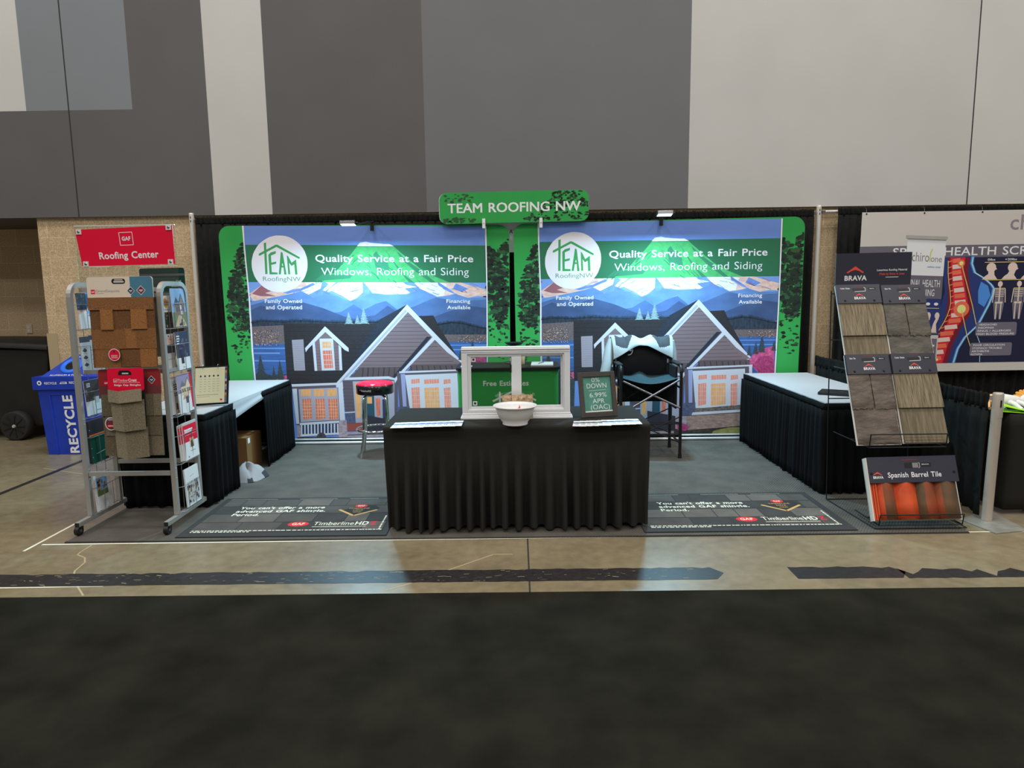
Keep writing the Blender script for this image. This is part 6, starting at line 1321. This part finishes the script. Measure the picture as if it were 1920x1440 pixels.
for x in (269, 305, 341, 377, 413):
    S.disc('banner_bone', x, 137, 4.5, 5.5); S.poly('banner_box', [(x - 11, 146), (x + 11, 146), (x + 8, 164), (x + 10, 175), (x + 6, 204), (x + 2, 204), (x, 180), (x - 2, 204), (x - 6, 204), (x - 10, 175), (x - 8, 164)])
    S.line('banner_bone', [(x, 142), (x, 172)], 2.5); [S.line('banner_bone', [(x - 8, v), (x + 8, v)], 1.2) for v in (148, 152, 156, 160)]; S.line('banner_bone', [(x - 7, 172), (x + 7, 172)], 3.4); S.line('banner_bone', [(x - 4.5, 174), (x - 4.5, 203)], 2); S.line('banner_bone', [(x + 4.5, 174), (x + 4.5, 203)], 2); S.line('banner_bone', [(x - 10, 146), (x - 12, 172)], 1.6); S.line('banner_bone', [(x + 10, 146), (x + 12, 172)], 1.6); S.line('banner_yellow', [(x - 10, 145), (x + 10, 145)], 1.2)
for (u, v, w_, h_), ls in (((229, 209, 78, 26), ('HEADACHES', 'INSOMNIA', 'SINUS / ALLERGIES', 'HIGH BLOOD PRESSURE')), ((221, 248, 80, 25), ('POOR CIRCULATION', 'STOMACH TROUBLE', 'ARTHRITIS', 'ASTHMA'))):
    S.poly('banner_box', rrect(u, v, u + w_, v + h_, 4, 4))
    for i, l in enumerate(ls): S.text('white', l, u + 6 - i * 1.2, u + 6 - i * 1.2 + len(l) * 3.75, v + 6.2 + i * 5.9, 3.6, .008)
b.build('banner_print', t)
for u in (8, 116, 224, 340, 460, 532):
    b = MB(); p = S.pt(u, 3, .001); b.tube([p, p + S.n * .003], .008, 'black_metal', 12); b.tube([p + S.n * .002, p + Vector((0, .01, .06)), p + Vector((.004, .06, .07))], .0012, 'steel', 6); b.build('hook', t)

t = thing('banner_stand', 'narrow white and purple pull-up banner behind the tile stand', 'banner stand', (3.85, 6.6, 0))
b = MB(); S = Sheet(b, (3.685, 6.60, 2.098), (4.045, 6.60, 2.078), (3.655, 6.62, .10), (4.035, 6.62, .10), W=360, H=1990, eps=.0004)
b.prism([S.pt(*p, 0) for p in ((0, 0), (360, 0), (360, 1990), (0, 1990))], S.n * -.002, 'banner_white'); S.done.append(((0, 0, 360, 1990), 1))
S.rect('white_print', 0, 0, 360, 345); S.text('ch_text', 'chiro', 55, 215, 215, 86); S.text('ch_text', 'one', 232, 335, 215, 60); S.line('ch_leaf', [(222, 215), (226, 130), (240, 95)], 9); S.text('pr_blue', 'wellness center', 205, 330, 270, 18, .01)
S.rect('banner_gray', 0, 345, 360, 560); S.text('white', 'SPINAL HEALTH', 15, 335, 450, 66, .0); S.text('white', 'SCREENING', 60, 290, 535, 62)
S.rect('banner_navy2', 0, 560, 360, 905)
for i, x in enumerate((60, 150, 240, 315)): S.disc('banner_bone', x + 6 * i, 720, 22, 32); S.poly('banner_bone', [(x - 8 + 6 * i, 740), (x + 18 + 6 * i, 745), (x + 14, 800), (x + 22, 880), (x - 30, 880), (x - 14, 800)]); S.disc('white', x, 610, 20, 14)
S.line('banner_line', [(20, 650), (345, 650)], 5); S.line('banner_line', [(20, 885), (345, 885)], 4)
for v in (940, 1260): S.rect('banner_box', 20, v, 350, v + 190); [S.rect('white', 50, v + 60 + 45 * i, 330 - 40 * i, v + 76 + 45 * i) for i in range(3)]
S.rect('banner_navy', 0, 1480, 360, 1990); b.build('banner_print', t)
b = MB(); b.bar((3.675, 6.60, 2.105), (4.055, 6.60, 2.086), .02, .03, 'alu'); b.build('top_rail', t)
b = MB(); b.box((3.64, 6.55, 0), (4.06, 6.72, .10), 'alu'); b.build('base', t, .01)
b = MB(); b.cyl((3.85, 6.66, .1), (3.85, 6.64, 2.09), .008, 'alu', 8); b.build('support_pole', t)

t = thing('draped_table', 'table under a black cloth in the next booth, right edge of view', 'table', (4.5, 5.15, 0))
b = MB(); b.box((3.53, 4.86, .70), (5.3, 5.5, .735), 'off_white'); b.build('tabletop', t)
for x in (3.75, 5.1):
    for y in (4.95, 5.4): b = MB(); b.cyl((x, y, 0), (x, y, .70), .014, 'steel', 8); b.build('leg', t)
b = MB(); b.box((3.52, 4.845, .7355), (5.31, 5.51, .741), 'black_cloth'); pleats(b, [(3.515, 5.51), (3.515, 4.84), (5.31, 4.84)], .035, .741, 'black_cloth', .012, .0, .42, 41, rows=8, hem=.01)
tag(b.build('tablecloth', solid=.003), 'black cloth hanging over the table of the next booth', 'tablecloth')
# toys on it
t = thing('plush_toy', 'tan and white plush animal lying on the black table at the right edge', 'toy', (3.620, 5.06, .7415))
def blob(mb, c, r_, m, n=14):
    c = Vector(c); prof = [(math.sin(PI * i / n), -math.cos(PI * i / n)) for i in range(n + 1)]; vs = []
    for s_, k in prof: vs += [(c.x + r_[0] * s_ * math.cos(2 * PI * j / 18), c.y + r_[1] * s_ * math.sin(2 * PI * j / 18), c.z + r_[2] * k) for j in range(18)]
    mb.add(vs, [(i * 18 + j, i * 18 + (j + 1) % 18, (i + 1) * 18 + (j + 1) % 18, (i + 1) * 18 + j) for i in range(n) for j in range(18)], m, True)
b = MB(); b.tube([(3.430, 5.12, .775), (3.470, 5.11, .785), (3.530, 5.09, .80), (3.570, 5.08, .80)], [.018, .03, .045, .0485], 'plush_tan', 16); b.tube([(3.560, 5.08, .80), (3.610, 5.07, .80), (3.670, 5.06, .80), (3.720, 5.06, .805)], [.046, .05, .04, .025], 'plush_white', 16); b.build('body', t)
b = MB(); b.tube([(3.370, 5.16, .765), (3.400, 5.14, .80), (3.470, 5.12, .81), (3.530, 5.11, .795)], [.012, .022, .026, .02], 'plush_tan', 12); b.build('tail', t)
b = MB(); blob(b, (3.770, 5.06, .80), (.055, .05, .052), 'plush_white'); b.tube([(3.800, 5.01, .79), (3.825, 4.985, .782), (3.835, 4.975, .78)], [.03, .026, .012], 'plush_white', 12); b.tube([(3.834, 4.974, .786), (3.840, 4.964, .786)], [.011, .006], 'black_plastic', 8)
for x in (3.770, 3.810): blob(b, (x, 5.015, .825), (.007, .006, .008), 'black_plastic', 8)
b.build('head', t)
b = MB()
for k in range(9): a = k * PI / 8; b.tube([(3.770 + .045 * math.cos(a), 5.07, .805 + .045 * math.sin(a)), (3.770 + .085 * math.cos(a), 5.075, .805 + .075 * math.sin(a))], [.024, .008], 'plush_orange', 8)
b.build('mane', t)
for i, (a, c) in enumerate((((3.570, 5.05, .79), (3.550, 4.97, .757)), ((3.630, 5.04, .79), (3.660, 4.95, .757)), ((3.690, 5.04, .79), (3.730, 4.95, .757)), ((3.510, 5.09, .78), (3.470, 5.02, .757)))):
    b = MB(); a, c = Vector(a), Vector(c); b.tube([a, (a + c) / 2 + Vector((0, 0, .01)), c, c + Vector((.0, -.022, -.002))], [.022, .019, .016, .012], 'plush_white' if i != 3 else 'plush_tan', 12); b.build('leg', t)
b = MB(); b.T = Matrix.Translation((3.575, 4.89, .7415)) @ Matrix.Rotation(-.15, 4, 'Z') @ Matrix.Scale(1.35, 4)
R = [[(-.10 + .17 * j / 10, -.045 + .09 * i / 6, .006 + .055 * (1 - j / 10) * (.7 + .3 * math.cos(PI * (i / 6 - .5)))) for j in range(11)] for i in range(7)]; b.grid(R, 'lime')
R = [[(x, y, z * .25) for x, y, z in row] for row in R]; b.grid(R, 'lime'); b.box((.03, -.04, 0), (.075, .04, .006), 'lime')
tag(b.build('plastic_scoop', solid=.003), 'lime green plastic scoop on the black table beside the plush animal', 'scoop')
